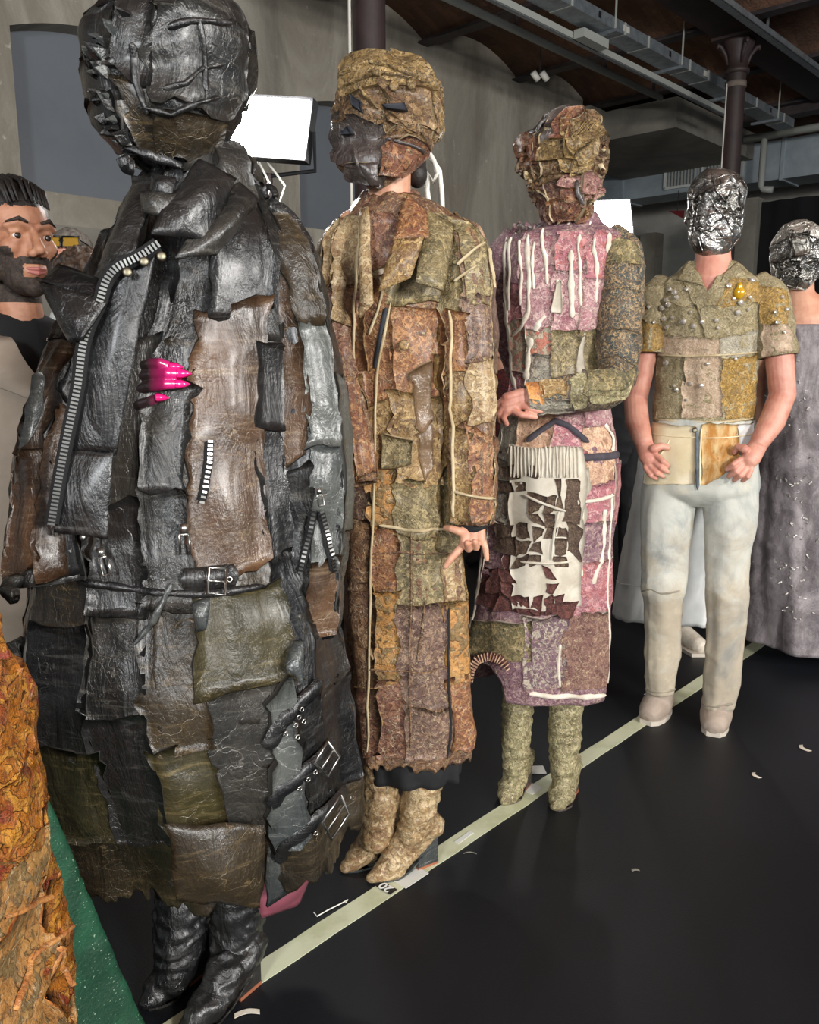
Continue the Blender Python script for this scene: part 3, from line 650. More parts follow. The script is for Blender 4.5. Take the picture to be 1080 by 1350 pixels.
q = MB(); q.tube([(-.08, .055, z) for z in (1.2, 2.4, 3.85)], .007, 6); q.build('conduit', M['cable_w'], c2, True)
c1 = [o for o in COL.objects if o.name == 'column'][0]
q = MB(); q.tube([(-.085, .07, z) for z in (.3, 2.4, 4.2)], .010, 6); q.build('conduit', M['cable_w'], c1, True)
# lighting rail beside the girder
g = empty('ceiling_rail', R3(6, CN-.3, ZB-.12)); tag(g, 'silver lighting rail fixed along the girder above the capital', 'rail')
def in_obj(o, P): return [tuple(Vector(p)-o.location) for p in P]
def rbuild(nm, boxes, mat, par):
    m = MB()
    for b_ in boxes: m.rbox(*b_)
    m.V = in_obj(par, m.V); return m.build(nm, mat, par)
rbuild('channel', [(1, 11.1, CN-.34, CN-.26, ZB-.10, ZB-.09), (1, 11.1, CN-.34, CN-.335, ZB-.10, ZB-.04), (1, 11.1, CN-.265, CN-.26, ZB-.10, ZB-.04)], M['galv'], g)
for a in np.arange(2.4, 11, 1.5): rbuild('hanger', [(a-.012, a+.012, CN-.308, CN-.292, ZB-.06, ZB+.30)], M['galv'], g)
# cable tray with trunking and luminaire
TN, TZ = 4.09, 4.0
g = empty('cable_tray', R3(7, TN, TZ)); tag(g, 'galvanised cable tray hung from rods under the brick vaults', 'cable tray')
rbuild('tray_side', [(2.5, 11.1, TN-.1, TN-.094, TZ, TZ+.09)], M['galv'], g); rbuild('tray_side', [(2.5, 11.1, TN+.094, TN+.1, TZ, TZ+.09)], M['galv'], g); rbuild('tray_bed', [(2.5, 11.1, TN-.1, TN+.1, TZ-.004, TZ+.002)], M['galv'], g)
rbuild('trunking', [(2.5, 9.9, TN+.13, TN+.19, TZ-.09, TZ-.04)], M['pipe'], g)
rbuild('rail_cap', [(2.5, 9.8, TN+.14, TN+.18, TZ-.096, TZ-.091)], M['galv'], g)
rbuild('driver_box', [(a_at(790, 40, TN)-.2, a_at(790, 40, TN)+.2, TN+.02, TN+.12, TZ-.1, TZ-.03)], M['pipe'], g)
for i, a in enumerate(np.arange(3.2, 11.1, .42)):
    if i % 3 == 2: rbuild('joint_plate', [(a-.02, a+.02, TN-.102, TN-.1, TZ+.02, TZ+.07)], M['hous'], g)
    else: rbuild('joint', [(a-.012, a+.012, TN-.106, TN+.106, TZ-.006, TZ+.092)], M['pipe'], g)
for a in (5.2, 7.0, 8.6): rbuild('tray_label', [(a-.05, a+.05, TN-.104, TN-.1, TZ+.02, TZ+.07)], M['paint_w'], g)
for a in np.arange(4.3, 11, 1.25): rbuild('hanger_rod', [(a-.006, a+.006, TN-.115, TN-.103, TZ+.0, ZB+.2)], M['pipe'], g); rbuild('bracket', [(a-.02, a+.02, TN-.13, TN+.2, TZ-.03, TZ-.005)], M['galv'], g)
# painted conduit pipe
PN, PZ = 4.87, 4.15
g = empty('conduit_pipe', R3(6, PN, PZ)); tag(g, 'grey conduit pipe clipped below the joists near the wall', 'pipe')
m = MB(); m.tube([R3(a, PN, PZ) for a in (2.5, 6, 9.37)], .035, 12); m.V = in_obj(g, m.V); m.build('tube', M['pipe'], g, True)
for a in (6.6, 8.15, 9.2): rbuild('clip', [(a-.015, a+.015, PN-.012, PN+.012, PZ, PZ+.16)], M['iron_d'], g)
# small white spotlight on the joist
a, z = on_wall(712, 100, 5.2)
g = empty('ceiling_spotlight', R3(a, 5.2, ZB)); tag(g, 'small white twin spotlight hanging under a ceiling joist', 'spotlight')
q = MB(); q.tube([(0, 0, .0), (0, 0, z-ZB)], .008, 6); q.build('stem', M['iron_d'], g)
for s_ in (-.045, .045): q = MB(); q.tube([(s_-.03, -.02, z-ZB+.03), (s_+.03, .02, z-ZB-.03)], .032, 12); q.build('lamp_head', M['cable_w'], g, True)
# ventilation duct across the far end
DA = 12.2; _, zt = on_wall(900, 210, 5.0)
def za(u, v, a):
    d = ray(u, v); t = a/(d[0]*AX_.x+d[1]*AX_.y); return (t*(d[0]*NX_.x+d[1]*NX_.y), HC+t*d[2])
nL, zD1 = za(830, 217, DA); _, zD0 = za(852, 260, DA)
g = empty('ventilation_duct', R3(DA+.3, 3.5, zD0)); tag(g, 'pale rectangular sheet metal ventilation duct across the far end', 'duct')
rbuild('casing', [(DA, DA+.6, -2, 8.2, zD0, zD1)], M['duct'], g)
for n_ in np.arange(-1.5, 8.1, 1.2): rbuild('flange', [(DA-.02, DA+.62, n_-.02, n_+.02, zD0-.02, zD1+.02)], M['duct'], g)
gn0, gz1 = za(982, 203, DA-.02); gn1, gz0 = za(875, 252, DA-.02); gz0, gz1 = zD0+.06, zD1-.06
gr = empty('vent_grille', R3(DA-.03, (gn0+gn1)/2, gz0)); tag(gr, 'white framed louvred vent grille on the duct', 'grille')
rbuild('frame', [(DA-.04, DA, gn0, gn1, gz0, gz0+.035), (DA-.04, DA, gn0, gn1, gz1-.035, gz1), (DA-.04, DA, gn0, gn0+.035, gz0, gz1), (DA-.04, DA, gn1-.035, gn1, gz0, gz1), (DA-.04, DA, (gn0+gn1)/2-.012, (gn0+gn1)/2+.012, gz0, gz1)], M['grille'], gr)
rbuild('backing', [(DA-.012, DA-.004, gn0, gn1, gz0, gz1)], M['galv'], gr)
sl = None
for n_ in np.arange(gn0+.06, gn1-.04, .05): rbuild('louvre', [(DA-.03, DA-.012, n_-.008, n_+.008, gz0+.03, gz1-.03)], M['pipe'], gr)
# drain pipe before the duct
n1, z1 = za(982, 184, DA-.5); n0, z0 = za(1080, 171, DA-.5); na, za_ = za(1003, 250, DA-.5)
g = empty('drain_pipe', R3(DA-.5, na, za_)); tag(g, 'grey bent drain pipe running above the duct', 'pipe')
m = MB(); m.tube([R3(DA-.5, n1, z1), R3(DA-.5, n0-1.5, z1)], .05, 10); m.V = in_obj(g, m.V); m.build('run', M['pipe'], g, True)
m = MB(); m.tube([R3(DA-.5, na, z1), R3(DA-.5, na, za_+.04), R3(DA-.5, na-.03, za_), R3(DA-.5, na-.16, za_-.02)], .042, 10); m.V = in_obj(g, m.V); m.build('drop', M['pipe'], g, True)
# far end wall, pilasters, drape
FA = 14.5
m = MB(); m.rbox(FA, FA+.2, -4, 9, 0, ZB+.35); tag(m.build('wall_end', M['paint_w']), kind='structure')
for k, (u0, u1) in enumerate(((815, 838), (848, 868))):
    n0, _ = za(u0, 350, FA-.15); n1, _ = za(u1, 350, FA-.15); m = MB(); m.rbox(FA-.3, FA, min(n0, n1), max(n0, n1), 0, 3.4); tag(m.build('trim_%d' % (4+k), (M['paint_w'], M['conc'])[k]), kind='structure')
m = MB(); m.rbox(-6, 20, 8.8, 9, 0, ZB+.4); tag(m.build('wall_back', M['conc_d']), kind='structure')
# black drape on the right
CA = 11.4; n0, _ = za(1003, 300, CA); V = []; Fc = []; NSEG = 90
zt = za(1040, 262, CA)[1]
for i in range(NSEG+1):
    n_ = n0-(i/NSEG)*7.0; w_ = .05*math.sin(i*1.7)+.03*math.sin(i*.9)
    V += [R3(CA+w_, n_, .01), R3(CA+w_*.6, n_, zt)]
Fc = [(2*i, 2*i+2, 2*i+3, 2*i+1) for i in range(NSEG)]
o = mesh('stage_curtain', V, Fc, M['curtain']); tag(o, 'tall black pleated curtain hanging behind the silver gown', 'curtain')
md = o.modifiers.new('t', 'SOLIDIFY'); md.thickness = .01
n0, _ = za(985, 300, CA-.1); m = MB(); m.rbox(CA-.1, CA+.1, n0-.12, n0+.22, 0, zt+.05); tag(m.build('trim_6', M['conc_d']), kind='structure')
# red pennant under the duct
p = za(893, 283, DA-.05); c = R3(DA-.05, p[0], p[1]); o = MB(); tri = [c-NX_*.10+Vector((0, 0, .05)), c+NX_*.14+Vector((0, 0, .07)), c-NX_*.10-Vector((0, 0, .07))]
o.add(tri+[q+AX_*.02 for q in tri], [(0, 1, 2), (5, 4, 3), (0, 3, 4, 1), (1, 4, 5, 2), (2, 5, 3, 0)]); po = tag(o.build('red_pennant', M['red']), 'small red triangular pennant hanging under the duct', 'flag')
o = MB(); o.tube([c+Vector((0, 0, .05)), R3(DA-.05, p[0], zD0+.02)], .006, 6); o.build('cord', M['iron_d'], po)
# ------------------------------------------------------------------ tape line and litter
p0, p1 = on_z(345, 1281), on_z(990, 856); d = (p1-p0).normalized(); s_ = Vector((-d.y, d.x, 0)); p0 = p0-d*1.2; L = (p1-p0).length+2.5; tw = .028
m = MB(); K = 60; V = []
for i in range(K+1):
    c = p0+d*(L*i/K); w_ = .0012*math.sin(i*2.3); V += [c-s_*(tw+w_), c+s_*(tw-w_), c-s_*(tw+w_)+Vector((0, 0, .0016)), c+s_*(tw-w_)+Vector((0, 0, .0016))]
m.add(V, [(4*i+2, 4*i+6, 4*i+7, 4*i+3) for i in range(K)]+[(4*i, 4*i+4, 4*i+6, 4*i+2) for i in range(K)]+[(4*i+1, 4*i+3, 4*i+7, 4*i+5) for i in range(K)])
tape = tag(m.build('floor_tape', M['tape']), 'long pale yellow tape line stuck across the black floor', 'tape')
def slip(name, u, v, w, h, rot, mat, label, cat, z=.0025, group=None, bend=0.):
    c = on_z(u, v, 0); a = math.atan2(d.y, d.x)+rot; x = Vector((math.cos(a), math.sin(a), 0)); y = Vector((-x.y, x.x, 0)); V = []; n = 6
    for i in range(n+1):
        for j in (-1, 1):
            V.append(c+x*(w*(i/n-.5))+y*(j*h/2+bend*math.sin(math.pi*i/n))+Vector((0, 0, z+abs(bend)*.15*math.sin(math.pi*i/n))))
    V += [q-Vector((0, 0, .0012)) for q in V]; k = 2*(n+1)
    Fc = [(2*i, 2*i+2, 2*i+3, 2*i+1) for i in range(n)]+[(k+2*i, k+2*i+1, k+2*i+3, k+2*i+2) for i in range(n)]+[(2*i, k+2*i, k+2*i+2, 2*i+2) for i in range(n)]+[(2*i+1, 2*i+3, k+2*i+3, k+2*i+1) for i in range(n)]+[(0, 1, k+1, k), (2*n, k+2*n, k+2*n+1, 2*n+1)]
    return tag(mesh(name, V, Fc, mat, None, False), label, cat, group)
slip('paper_tag', 541, 1157, .085, .05, .0, M['tag_w'], 'white paper tag stuck under the tan pointed boots', 'tag', .0034)
t20 = slip('number_label', 509, 1172, .026, .052, .0, M['tag_k'], 'small black label printed 20 on the tape line', 'label', .0046)
cu = bpy.data.curves.new('digits', 'FONT'); cu.body = '20'; cu.size = .036; cu.align_x = 'CENTER'; cu.align_y = 'CENTER'; cu.extrude = .0003; cu.offset = .0006
to = bpy.data.objects.new('digits', cu); COL.objects.link(to); dg = bpy.context.evaluated_depsgraph_get(); tm = bpy.data.meshes.new_from_object(to.evaluated_get(dg)); bpy.data.objects.remove(to)
c = on_z(509, 1172, 0); a = math.atan2(d.y, d.x)+math.pi/2
tm.transform(Matrix.Translation(c+Vector((0, 0, .0055))) @ Matrix.Rotation(a, 4, 'Z')); link('digits', tm, M['ink'], t20, False)
slip('paper_tag', 703, 1016, .075, .05, -.75, M['tag_w'], 'white paper tag folded behind the mossy boots', 'tag', .0034)
slip('paper_tag', 700, 1040, .055, .05, .0, M['tag_w'], 'white paper tag lying on the tape between the mossy boots', 'tag', .0028)
slip('paper_tag', 865, 915, .08, .06, .0, M['tag_w'], 'white paper tag on the tape behind the suede boots', 'tag', .0030)
slip('paper_scrap', 326, 1338, .05, .012, -.6, M['bone'], 'torn white paper scrap beside the black boot', 'scrap', .003, None, .006)
slip('paper_scrap', 998, 1023, .035, .012, .9, M['bone'], 'white curled scrap on open floor before the jeans', 'scrap', .003, None, .01)
slip('paper_scrap', 1062, 987, .045, .015, .95, M['bone'], 'larger white curled scrap near the grey gown', 'scrap', .003, None, .014)
slip('paper_scrap', 612, 1105, .07, .014, .05, M['tag_w'], 'narrow white strip stuck along the tape', 'scrap', .0034)
slip('paper_scrap', 838, 1148, .02, .007, -.7, M['conc_d'], 'tiny grey scrap lying on the dark floor', 'scrap', .002, None, .003)
slip('thread', 620, 1126, .035, .003, -.9, M['conc_d'], 'short curved grey thread beside the tape', 'thread', .002, None, .006)
m = MB(); m.tube([on_z(*q, .004) for q in ((414, 1203), (418, 1208), (432, 1200), (452, 1190), (459, 1186), (456, 1190))], .0016, 5); tag(m.build('thread', M['cable_w']), 'bent white thread on the floor between black and tan boots', 'thread')
# ------------------------------------------------------------------ flood lamps on stands behind the models
def flood(u, v, dep, w, h, yaw, pitch, power, label, roll=0.):
    dr = ray(u, v); t = dep/dr[1]; c = Vector((t*dr[0], t*dr[1], HC+t*dr[2])); g = empty('flood_lamp', (c.x, c.y, 0)); tag(g, label, 'lamp')
    q = Matrix.Rotation(yaw, 4, 'Z') @ Matrix.Rotation(pitch, 4, 'X') @ Matrix.Rotation(roll, 4, 'Y')
    def loc(P): return [tuple((q @ Vector(p))+Vector((0, 0, c.z))) for p in P]
    m = MB(); m.box((0, .03, 0), (w/2+.012, 0, 0), (0, .028, 0), (0, 0, h/2+.012)); m.V = loc(m.V); m.build('housing', M['hous'], g)
    m = MB(); m.box((0, -.001, 0), (w/2, 0, 0), (0, .004, 0), (0, 0, h/2)); m.V = loc(m.V); m.build('led_panel', M['led'], g)
    for k in range(7): m = MB(); m.box((-w/2+w*(k+.5)/7, .075, 0), (.004, 0, 0), (0, .02, 0), (0, 0, h/2)); m.V = loc(m.V); m.build('cooling_fin', M['hous'], g)
    m = MB(); m.tube([(-w/2-.02, .03, 0), (-w/2-.02, .09, -h*.6), (0, .1, -h*.75), (w/2+.02, .09, -h*.6), (w/2+.02, .03, 0)], .008, 6); m.V = loc(m.V); m.build('bracket', M['hous'], g)
    b_ = q @ Vector((0, .1, -h*.75)); m = MB(); m.tube([(b_.x, b_.y, c.z+b_.z+.01), (b_.x, b_.y, .5)], .014, 8); m.build('pole', M['iron'], g)
    for k in range(3):
        a = k*2.094+.4; m = MB(); m.tube([(b_.x, b_.y, .62), (b_.x+.38*math.cos(a), b_.y+.38*math.sin(a), .012)], .01, 6); m.build('leg', M['iron'], g)
    for k in range(4):
        rr = random.Random(k); x = w/2*(-.2+.14*k)-.08; z_ = c.z-h*.5; m = MB()
        m.tube([(x, .06, z_+.02), (x+rr.uniform(-.03, .03), .05, z_-.08), (x+.02*k, .05, z_-.15-.03*k), (x+.03*k+.02, .05, z_-.10), (x+.02, .06, z_+.02)], .005, 6); m.build('cable', M['cable_w'], g, True)
    l = bpy.data.lights.new('flood_light', 'AREA'); l.energy = power; l.shape = 'RECTANGLE'; l.size = w; l.size_y = h; l.color = (1, .985, .96)
    lo = bpy.data.objects.new('flood_light', l); COL.objects.link(lo); lo.parent = g; f = q @ Vector((0, -.02, 0)); lo.location = (f.x, f.y, c.z+f.z); lo.rotation_euler = (q @ Matrix.Rotation(math.pi/2, 4, 'X')).to_euler()
    return g
flood(347, 166, 3.3, .34, .20, -.25, -.12, 22, 'bright rectangular flood lamp behind the black coat figure', .12)
flood(803, 287, 5.6, .33, .20, .35, -.12, 32, 'bright flood lamp behind the pink dress shoulder', -.10)
# ------------------------------------------------------------------ shared figure pieces
def base(u, v): p = on_z(u, v); return (p.x, p.y)
def fold(n, amp, grow=1.5, sd=0, cr=.004, cf=9):
    """soft vertical folds that deepen downwards plus crumples"""
    def f(u, t, P):
        a = 2*math.pi*u; w = vn(np.stack([np.cos(a)*2, np.sin(a)*2, t*1.2], 1), 1.3, sd)
        return amp*(t**grow)*np.sin(n*a+2.2*w)+amp*.5*w+cr*ridge(P, cf, sd+2, 3)
    return f
def crumple(a=.008, f=10, sd=0, b_=.004, f2=30):
    def g(u, t, P): 
        k = np.sin(np.clip(t, 0, 1)*math.pi)**.5
        return (a*ridge(P, f, sd, 2)+b_*vn(P, f2, sd+9))*(.35+.65*k)
    return g
def boot(fg, top, ankle, heel, toe, rt, ra, mats, heelmat, name='boot', hh=.06, flat=.8, solemat=None, sharp=.4):
    """shaft, instep and pointed foot fused; top and ankle local points, heel and toe on the ground"""
    top, ankle, heel, toe = [np.asarray(q, float) for q in (top, ankle, heel, toe)]
    F_ = Flesh(); md = (top+ankle)/2
    F_.limb([top, md, ankle], [rt, (rt+ra)/2*1.02, ra], 20)
    fd = toe-heel; L = np.linalg.norm(fd[:2]); fd = np.array([fd[0], fd[1], 0])/L; up = np.array([0, 0, 1])
    h0 = heel+up*(hh+.03); F_.limb([ankle, h0+fd*.01], [ra, .033], 18)
    F_.limb([ankle+fd*.01-up*.02, heel+fd*L*.42+up*(.05+hh*.45), heel+fd*L*.68+up*.034], [ra*.95, .036, .028], 18)
    F_.limb([heel+fd*L*.42+up*(.03+hh*.4), heel+fd*L*.66+up*.026, heel+fd*L*.86+up*.02, toe-fd*.004+up*.013], [.036, .037, .027, .012*(1-sharp)+.005], 18, (up, flat))
    F_.limb([h0, heel+fd*L*.42+up*(.03+hh*.4)], [.033, .035], 16)
    me = F_.fuse(.004, 5); V, _ = mdata(me); n = mnormals(me)
    me.vertices.foreach_set('co', (V+n*(.003*ridge(V, 26, 4, 2)+.002*np.sin(V[:, 2]*170+4*vn(V, 18, 3)))[:, None]).ravel())
    o = link(name, me, mats, fg.o)
    s_ = np.array([-fd[1], fd[0], 0]); m = MB()
    m.box(heel+fd*.03+up*(hh*.5+.012), fd*.03, s_*.026, up*(hh*.5+.006)); m.build('heel', heelmat, o)
    m = MB(); m.box(heel+fd*.03+up*.004, fd*.031, s_*.027, up*.004); m.build('heel_tip', M['tan'], o)
    # sole follows the foot outline
    pts = [(0, .025), (.25, .027), (.45, .033), (.68, .036), (.86, .025), (.97, .010)]; V = []; k = len(pts)
    for z_ in (0, .006):
        for x, w_ in pts: z0 = max(0, hh*(1-x/.55))*.9 if x < .55 else 0; V.append(heel+fd*L*x+s_*w_+up*(z0+z_))
        for x, w_ in reversed(pts): z0 = max(0, hh*(1-x/.55))*.9 if x < .55 else 0; V.append(heel+fd*L*x-s_*w_+up*(z0+z_))
    n2 = 2*k; q = [(i, (i+1) % n2, n2+(i+1) % n2, n2+i) for i in range(n2)]+[(i, i+1, n2-2-i, n2-1-i) for i in range(k-1)]
    mesh('sole', V, q, solemat or heelmat, o, False)
    return o
def plain_body(fg, top_px, feet, sh=.11, hs=.10, neck=None, mat=None, hand_parts=(), voxel=.008):
    """hidden core of a dressed figure: head, neck, torso, legs in one flesh mesh"""
    F_ = Flesh(); zt = fg.L(*top_px)[2]; x0 = fg.L(*top_px)[0]
    H = zt; F_.ell((x0, .02, zt-.13), (.052, .06, .085)); F_.limb([(x0, .02, zt-.2), (x0, .02, zt-.34)], [.042, .046])
    F_.limb([(x0*.9, .01, zt-.36), (x0*.6, 0, H*.66), (x0*.3, 0, H*.53)], [.075, .09, .09], 16, ((0, 1, 0), .8))
    F_.limb([(x0*.9-sh, .01, zt-.38), (x0*.9+sh, .01, zt-.38)], [.05, .05])
    for ft in feet: F_.limb([(ft[0]*.85+x0*.1, 0, H*.50), (ft[0]*.95, 0, H*.28), (ft[0], 0, .18)], [.058, .046, .030])
    return joined('body', [F_.fuse(voxel, 3)]+list(hand_parts), mat, fg.o)
# ------------------------------------------------------------------ figure in the long black leather coat
f1 = Fig('person', base(268, 1290), 'person in a bulky torn black leather coat and swollen black leather mask')
R1 = rows(f1, [(238, 212, 312, .85, 0.03), (262, 178, 342, .8, .03), (300, 156, 378, .72, .01), (345, 138, 398, .66, 0), (420, 108, 398, .66), (520, 78, 398, .68), (620, 62, 402, .70), (720, 60, 414, .72), (800, 52, 434, .74), (880, 42, 452, .76), (980, 66, 462, .74), (1070, 98, 470, .70), (1128, 126, 472, .68)])
def d1(u, t, P):
    a = 2*math.pi*u; w = vn(np.stack([np.cos(a)*2, np.sin(a)*2, t*1.1], 1), 1.4, 5); hem = np.clip((t-.55)/.45, 0, 1)
    return .022*hem*np.sin(7*a+1.5*w)+.014*w*(.3+t)+.006*ridge(P, 8, 3, 3)+.010*np.clip(np.sin(9*a+3*w), 0, 1)*np.clip(1-abs(t-.45)*2.4, 0, 1)
coat1 = Loft(f1, R1, d1)
def hem1(U, T):
    k = np.clip((T-.9)/.1, 0, 1); P3 = np.stack([np.cos(2*math.pi*U)*6, np.sin(2*math.pi*U)*6, U*0], -1).reshape(-1, 3)
    return U, T-(k*(.02+.016*vn(P3, 1.6, 3).reshape(U.shape)+.01*vn(P3, 4.5, 6).reshape(U.shape)))
c1o = coat1.build('coat', M['umb'], f1.o, 200, 190, edge=hem1, thick=.008); c1o['label'] = 'long black and brown patched leather coat with zips, straps and torn edges'
S1 = [(230, 300, M['blk']), (330, 320, M['blk']), (150, 380, M['blk']), (190, 420, M['char']), (240, 420, M['blk']), (300, 420, M['char']), (370, 350, M['char']),
      (150, 500, M['blk']), (190, 600, M['char']), (160, 640, M['blk']), (210, 560, M['char']), (240, 640, M['umb']), (300, 520, M['blk']), (300, 620, M['brn']), (320, 680, M['umb']), (270, 480, M['blk']), (340, 560, M['blk']), (370, 650, M['blk']),
      (120, 600, M['blk']), (110, 700, M['blk']), (90, 600, M['brn']), (170, 720, M['blk']), (220, 720, M['char']), (270, 740, M['blk']), (320, 740, M['char']),
      (90, 800, M['umb']), (60, 880, M['blk']), (150, 800, M['blk']), (200, 830, M['umb']), (150, 880, M['char']), (280, 840, M['olv']), (330, 850, M['olv']), (290, 900, M['olv']), (380, 800, M['blk']), (430, 850, M['char']), (420, 900, M['char']),
      (80, 960, M['char']), (140, 960, M['umb']), (200, 960, M['umb']), (110, 1040, M['olv']), (180, 1060, M['blk']), (150, 1120, M['umb']), (210, 1130, M['umb']), (250, 950, M['umb']), (290, 1000, M['olv']), (310, 1080, M['umb']), (270, 1120, M['olv']), (330, 1150, M['umb']), (370, 1000, M['char']), (380, 1100, M['gry']), (430, 1000, M['blk']), (450, 1060, M['blk'])]
tile(coat1, (.06, .94), (.03, .885), 13, 5, S1, 'leather_panel', c1o, M['blk_edge'], .38, off=.001, rag=.035, curl=.004, step=.018, skirt=.004)
# wide sleeves
SL = Loft(f1, limb(f1, [(168, 318, 26, .02), (142, 390, 30, -.02), (108, 460, 32, -.05), (82, 540, 34, -.09), (66, 640, 36, -.12), (60, 720, 38, -.14), (66, 768, 44, -.15)], .95), fold(5, .006, .4, 8, .005, 12))
SR = Loft(f1, limb(f1, [(345, 300, 34, .02), (372, 350, 44, -.02), (388, 430, 44, -.04), (406, 540, 45, -.06), (409, 640, 46, -.07), (404, 740, 47, -.07), (400, 828, 47, -.06)], .95), fold(4, .006, .4, 18, .006, 12))
for lf, seeds, t1 in ((SL, [(90, 480, M['char']), (70, 560, M['brn']), (110, 540, M['blk']), (60, 650, M['brn']), (100, 640, M['blk']), (60, 730, M['umb']), (110, 720, M['blk']), (130, 400, M['blk']), (40, 600, M['gry'])], 1.),
                      (SR, [(370, 350, M['umb']), (400, 400, M['char']), (360, 430, M['brn']), (380, 470, M['brn']), (430, 470, M['gry']), (400, 540, M['olv']), (440, 560, M['gry']), (370, 560, M['blk']), (400, 640, M['gry']), (440, 660, M['gry']), (375, 680, M['umb']), (400, 740, M['char']), (440, 740, M['gry']), (400, 800, M['gry']), (420, 800, M['brn'])], 1.)):
    so = lf.build('sleeve', M['blk'], c1o, 48, 70, thick=.006)
    tile(lf, (.12, .92), (.02, .985), 5, 3, seeds, 'leather_panel', c1o, M['blk_edge'], .3, off=.001, rag=.03, curl=.004, step=.016, skirt=.004)
# broken shoulder edge standing up on the right
def strip(name, pts, w, mat, par, th=.006, fig=f1):
    """a curled free strip of leather through local points"""
    P = np.array(pts, float); k = np.linspace(0, len(P)-1, len(P)*5); Q = np.stack([np.interp(k, range(len(P)), P[:, j]) for j in range(3)], 1)
    t = np.gradient(Q, axis=0); sd = np.cross(t, [0, 1, .2]); sd /= np.linalg.norm(sd, axis=1, keepdims=True); nr = np.cross(sd, t); nr /= np.linalg.norm(nr, axis=1, keepdims=True)
    ww = w*(1+.35*vn(Q, 45, 5)); ww[0] *= .3; ww[-1] *= .3; V = []
    for i in range(len(Q)): V += [Q[i]-sd[i]*ww[i]+nr[i]*th, Q[i]+sd[i]*ww[i]+nr[i]*th, Q[i]+sd[i]*ww[i]-nr[i]*th, Q[i]-sd[i]*ww[i]-nr[i]*th]
    n = len(Q); Fc = [(4*i+a, 4*i+(a+1) % 4, 4*i+4+(a+1) % 4, 4*i+4+a) for i in range(n-1) for a in range(4)]+[(0, 1, 2, 3), (4*n-1, 4*n-2, 4*n-3, 4*n-4)]
    return mesh(name, V, Fc, mat, par)
strip('torn_edge', [f1.L(350, 268, -.02), f1.L(372, 282, -.03), f1.L(392, 300, -.04), f1.L(404, 322, -.05), f1.L(405, 345, -.06), f1.L(400, 372, -.06)], .014, M['blk'], c1o)
strip('torn_edge', [f1.L(352, 262, -.02), f1.L(347, 252, -.03), f1.L(353, 245, -.03), f1.L(361, 250, -.04), f1.L(364, 260, -.05)], .006, M['blk'], c1o, .004)
strip('torn_edge', [f1.L(30, 765, -.2), f1.L(12, 768, -.22), f1.L(8, 778, -.24), f1.L(22, 788, -.26)], .012, M['char'], c1o)
strip('torn_edge', [f1.L(52, 492, -.12), f1.L(47, 530, -.14), f1.L(38, 580, -.15), f1.L(32, 596, -.15)], .013, M['gry'], c1o)
strip('torn_edge', [f1.L(28, 850, -.05), f1.L(14, 858, -.08), f1.L(12, 885, -.1), f1.L(24, 905, -.1)], .02, M['char'], c1o)
# standing collar, lapels
col1 = Loft(f1, rows(f1, [(196, 226, 316, .9, .03), (225, 208, 330, .85, .02), (262, 186, 348, .8, .02), (300, 170, 372, .74, .01)]), crumple(.010, 9, 3))
co = col1.build('collar', M['blk'], c1o, 72, 20, thick=.008)
tile(col1, (.2, .82), (.02, .98), 6, 2, [(230, 260, M['blk']), (300, 240, M['char']), (270, 270, M['blk'])], 'leather_panel', c1o, M['blk_edge'], .3, off=.004, rag=.05, curl=.008)
def sheet(name, fg, quad, mat, par, n=12, bulge=.02, rag=.012, th=.006, sd=1):
    """free hanging flap through four local corners (TL, TR, BR, BL)"""
    q = [np.asarray(p, float) for p in quad]; V = []
    nr = np.cross(q[1]-q[0], q[3]-q[0]); nr = nr/np.linalg.norm(nr); nr = nr if nr[1] < 0 else -nr
    for i in range(n+1):
        for j in range(n+1):
            a, b_ = j/n, i/n; p = (1-a)*(1-b_)*q[0]+a*(1-b_)*q[1]+a*b_*q[2]+(1-a)*b_*q[3]; e = max(abs(a-.5), abs(b_-.5))*2
            w_ = np.array([vn(p[None]*1., 28, sd+k)[0] for k in range(3)]); V.append(p+nr*bulge*math.sin(math.pi*a)*math.sin(math.pi*b_)+w_*rag*(.3+.7*(e > .9)))
    Fc = [(i*(n+1)+j, (i+1)*(n+1)+j, (i+1)*(n+1)+j+1, i*(n+1)+j+1) for i in range(n) for j in range(n)]
    o = mesh(name, V, Fc, mat, par); m_ = o.modifiers.new('t', 'SOLIDIFY'); m_.thickness = th; m_.offset = 0; return o
sheet('lapel', f1, [f1.L(54, 372, -.20), f1.L(140, 398, -.26), f1.L(108, 448, -.27), f1.L(92, 452, -.24)], M['blk'], c1o, 12, .012, .003, .006, 4)
sheet('lapel', f1, [f1.L(54, 372, -.20), f1.L(76, 350, -.16), f1.L(150, 378, -.22), f1.L(135, 402, -.26)], M['blk'], c1o, 10, .010, .003, .006, 9)
sheet('lapel', f1, [f1.L(178, 232, -.10), f1.L(205, 240, -.16), f1.L(160, 400, -.25), f1.L(118, 385, -.2)], M['blk'], c1o, 14, .012, .006, .006, 14)
sheet('lapel', f1, [f1.L(262, 212, -.16), f1.L(312, 238, -.16), f1.L(270, 316, -.235), f1.L(198, 308, -.24)], M['blk'], c1o, 14, .03, .004, .008, 24)
sheet('lapel', f1, [f1.L(312, 240, -.14), f1.L(338, 262, -.12), f1.L(285, 335, -.225), f1.L(232, 340, -.25)], M['char'], c1o, 14, .035, .004, .008, 31)
sheet('strap_tab', f1, [f1.L(202, 232, -.17), f1.L(232, 236, -.19), f1.L(226, 258, -.2), f1.L(200, 254, -.19)], M['blk'], c1o, 8, .010, .002, .008, 41)
sheet('strap_tab', f1, [f1.L(188, 254, -.18), f1.L(232, 258, -.21), f1.L(214, 286, -.22), f1.L(190, 280, -.2)], M['char'], c1o, 8, .014, .002, .008, 44)
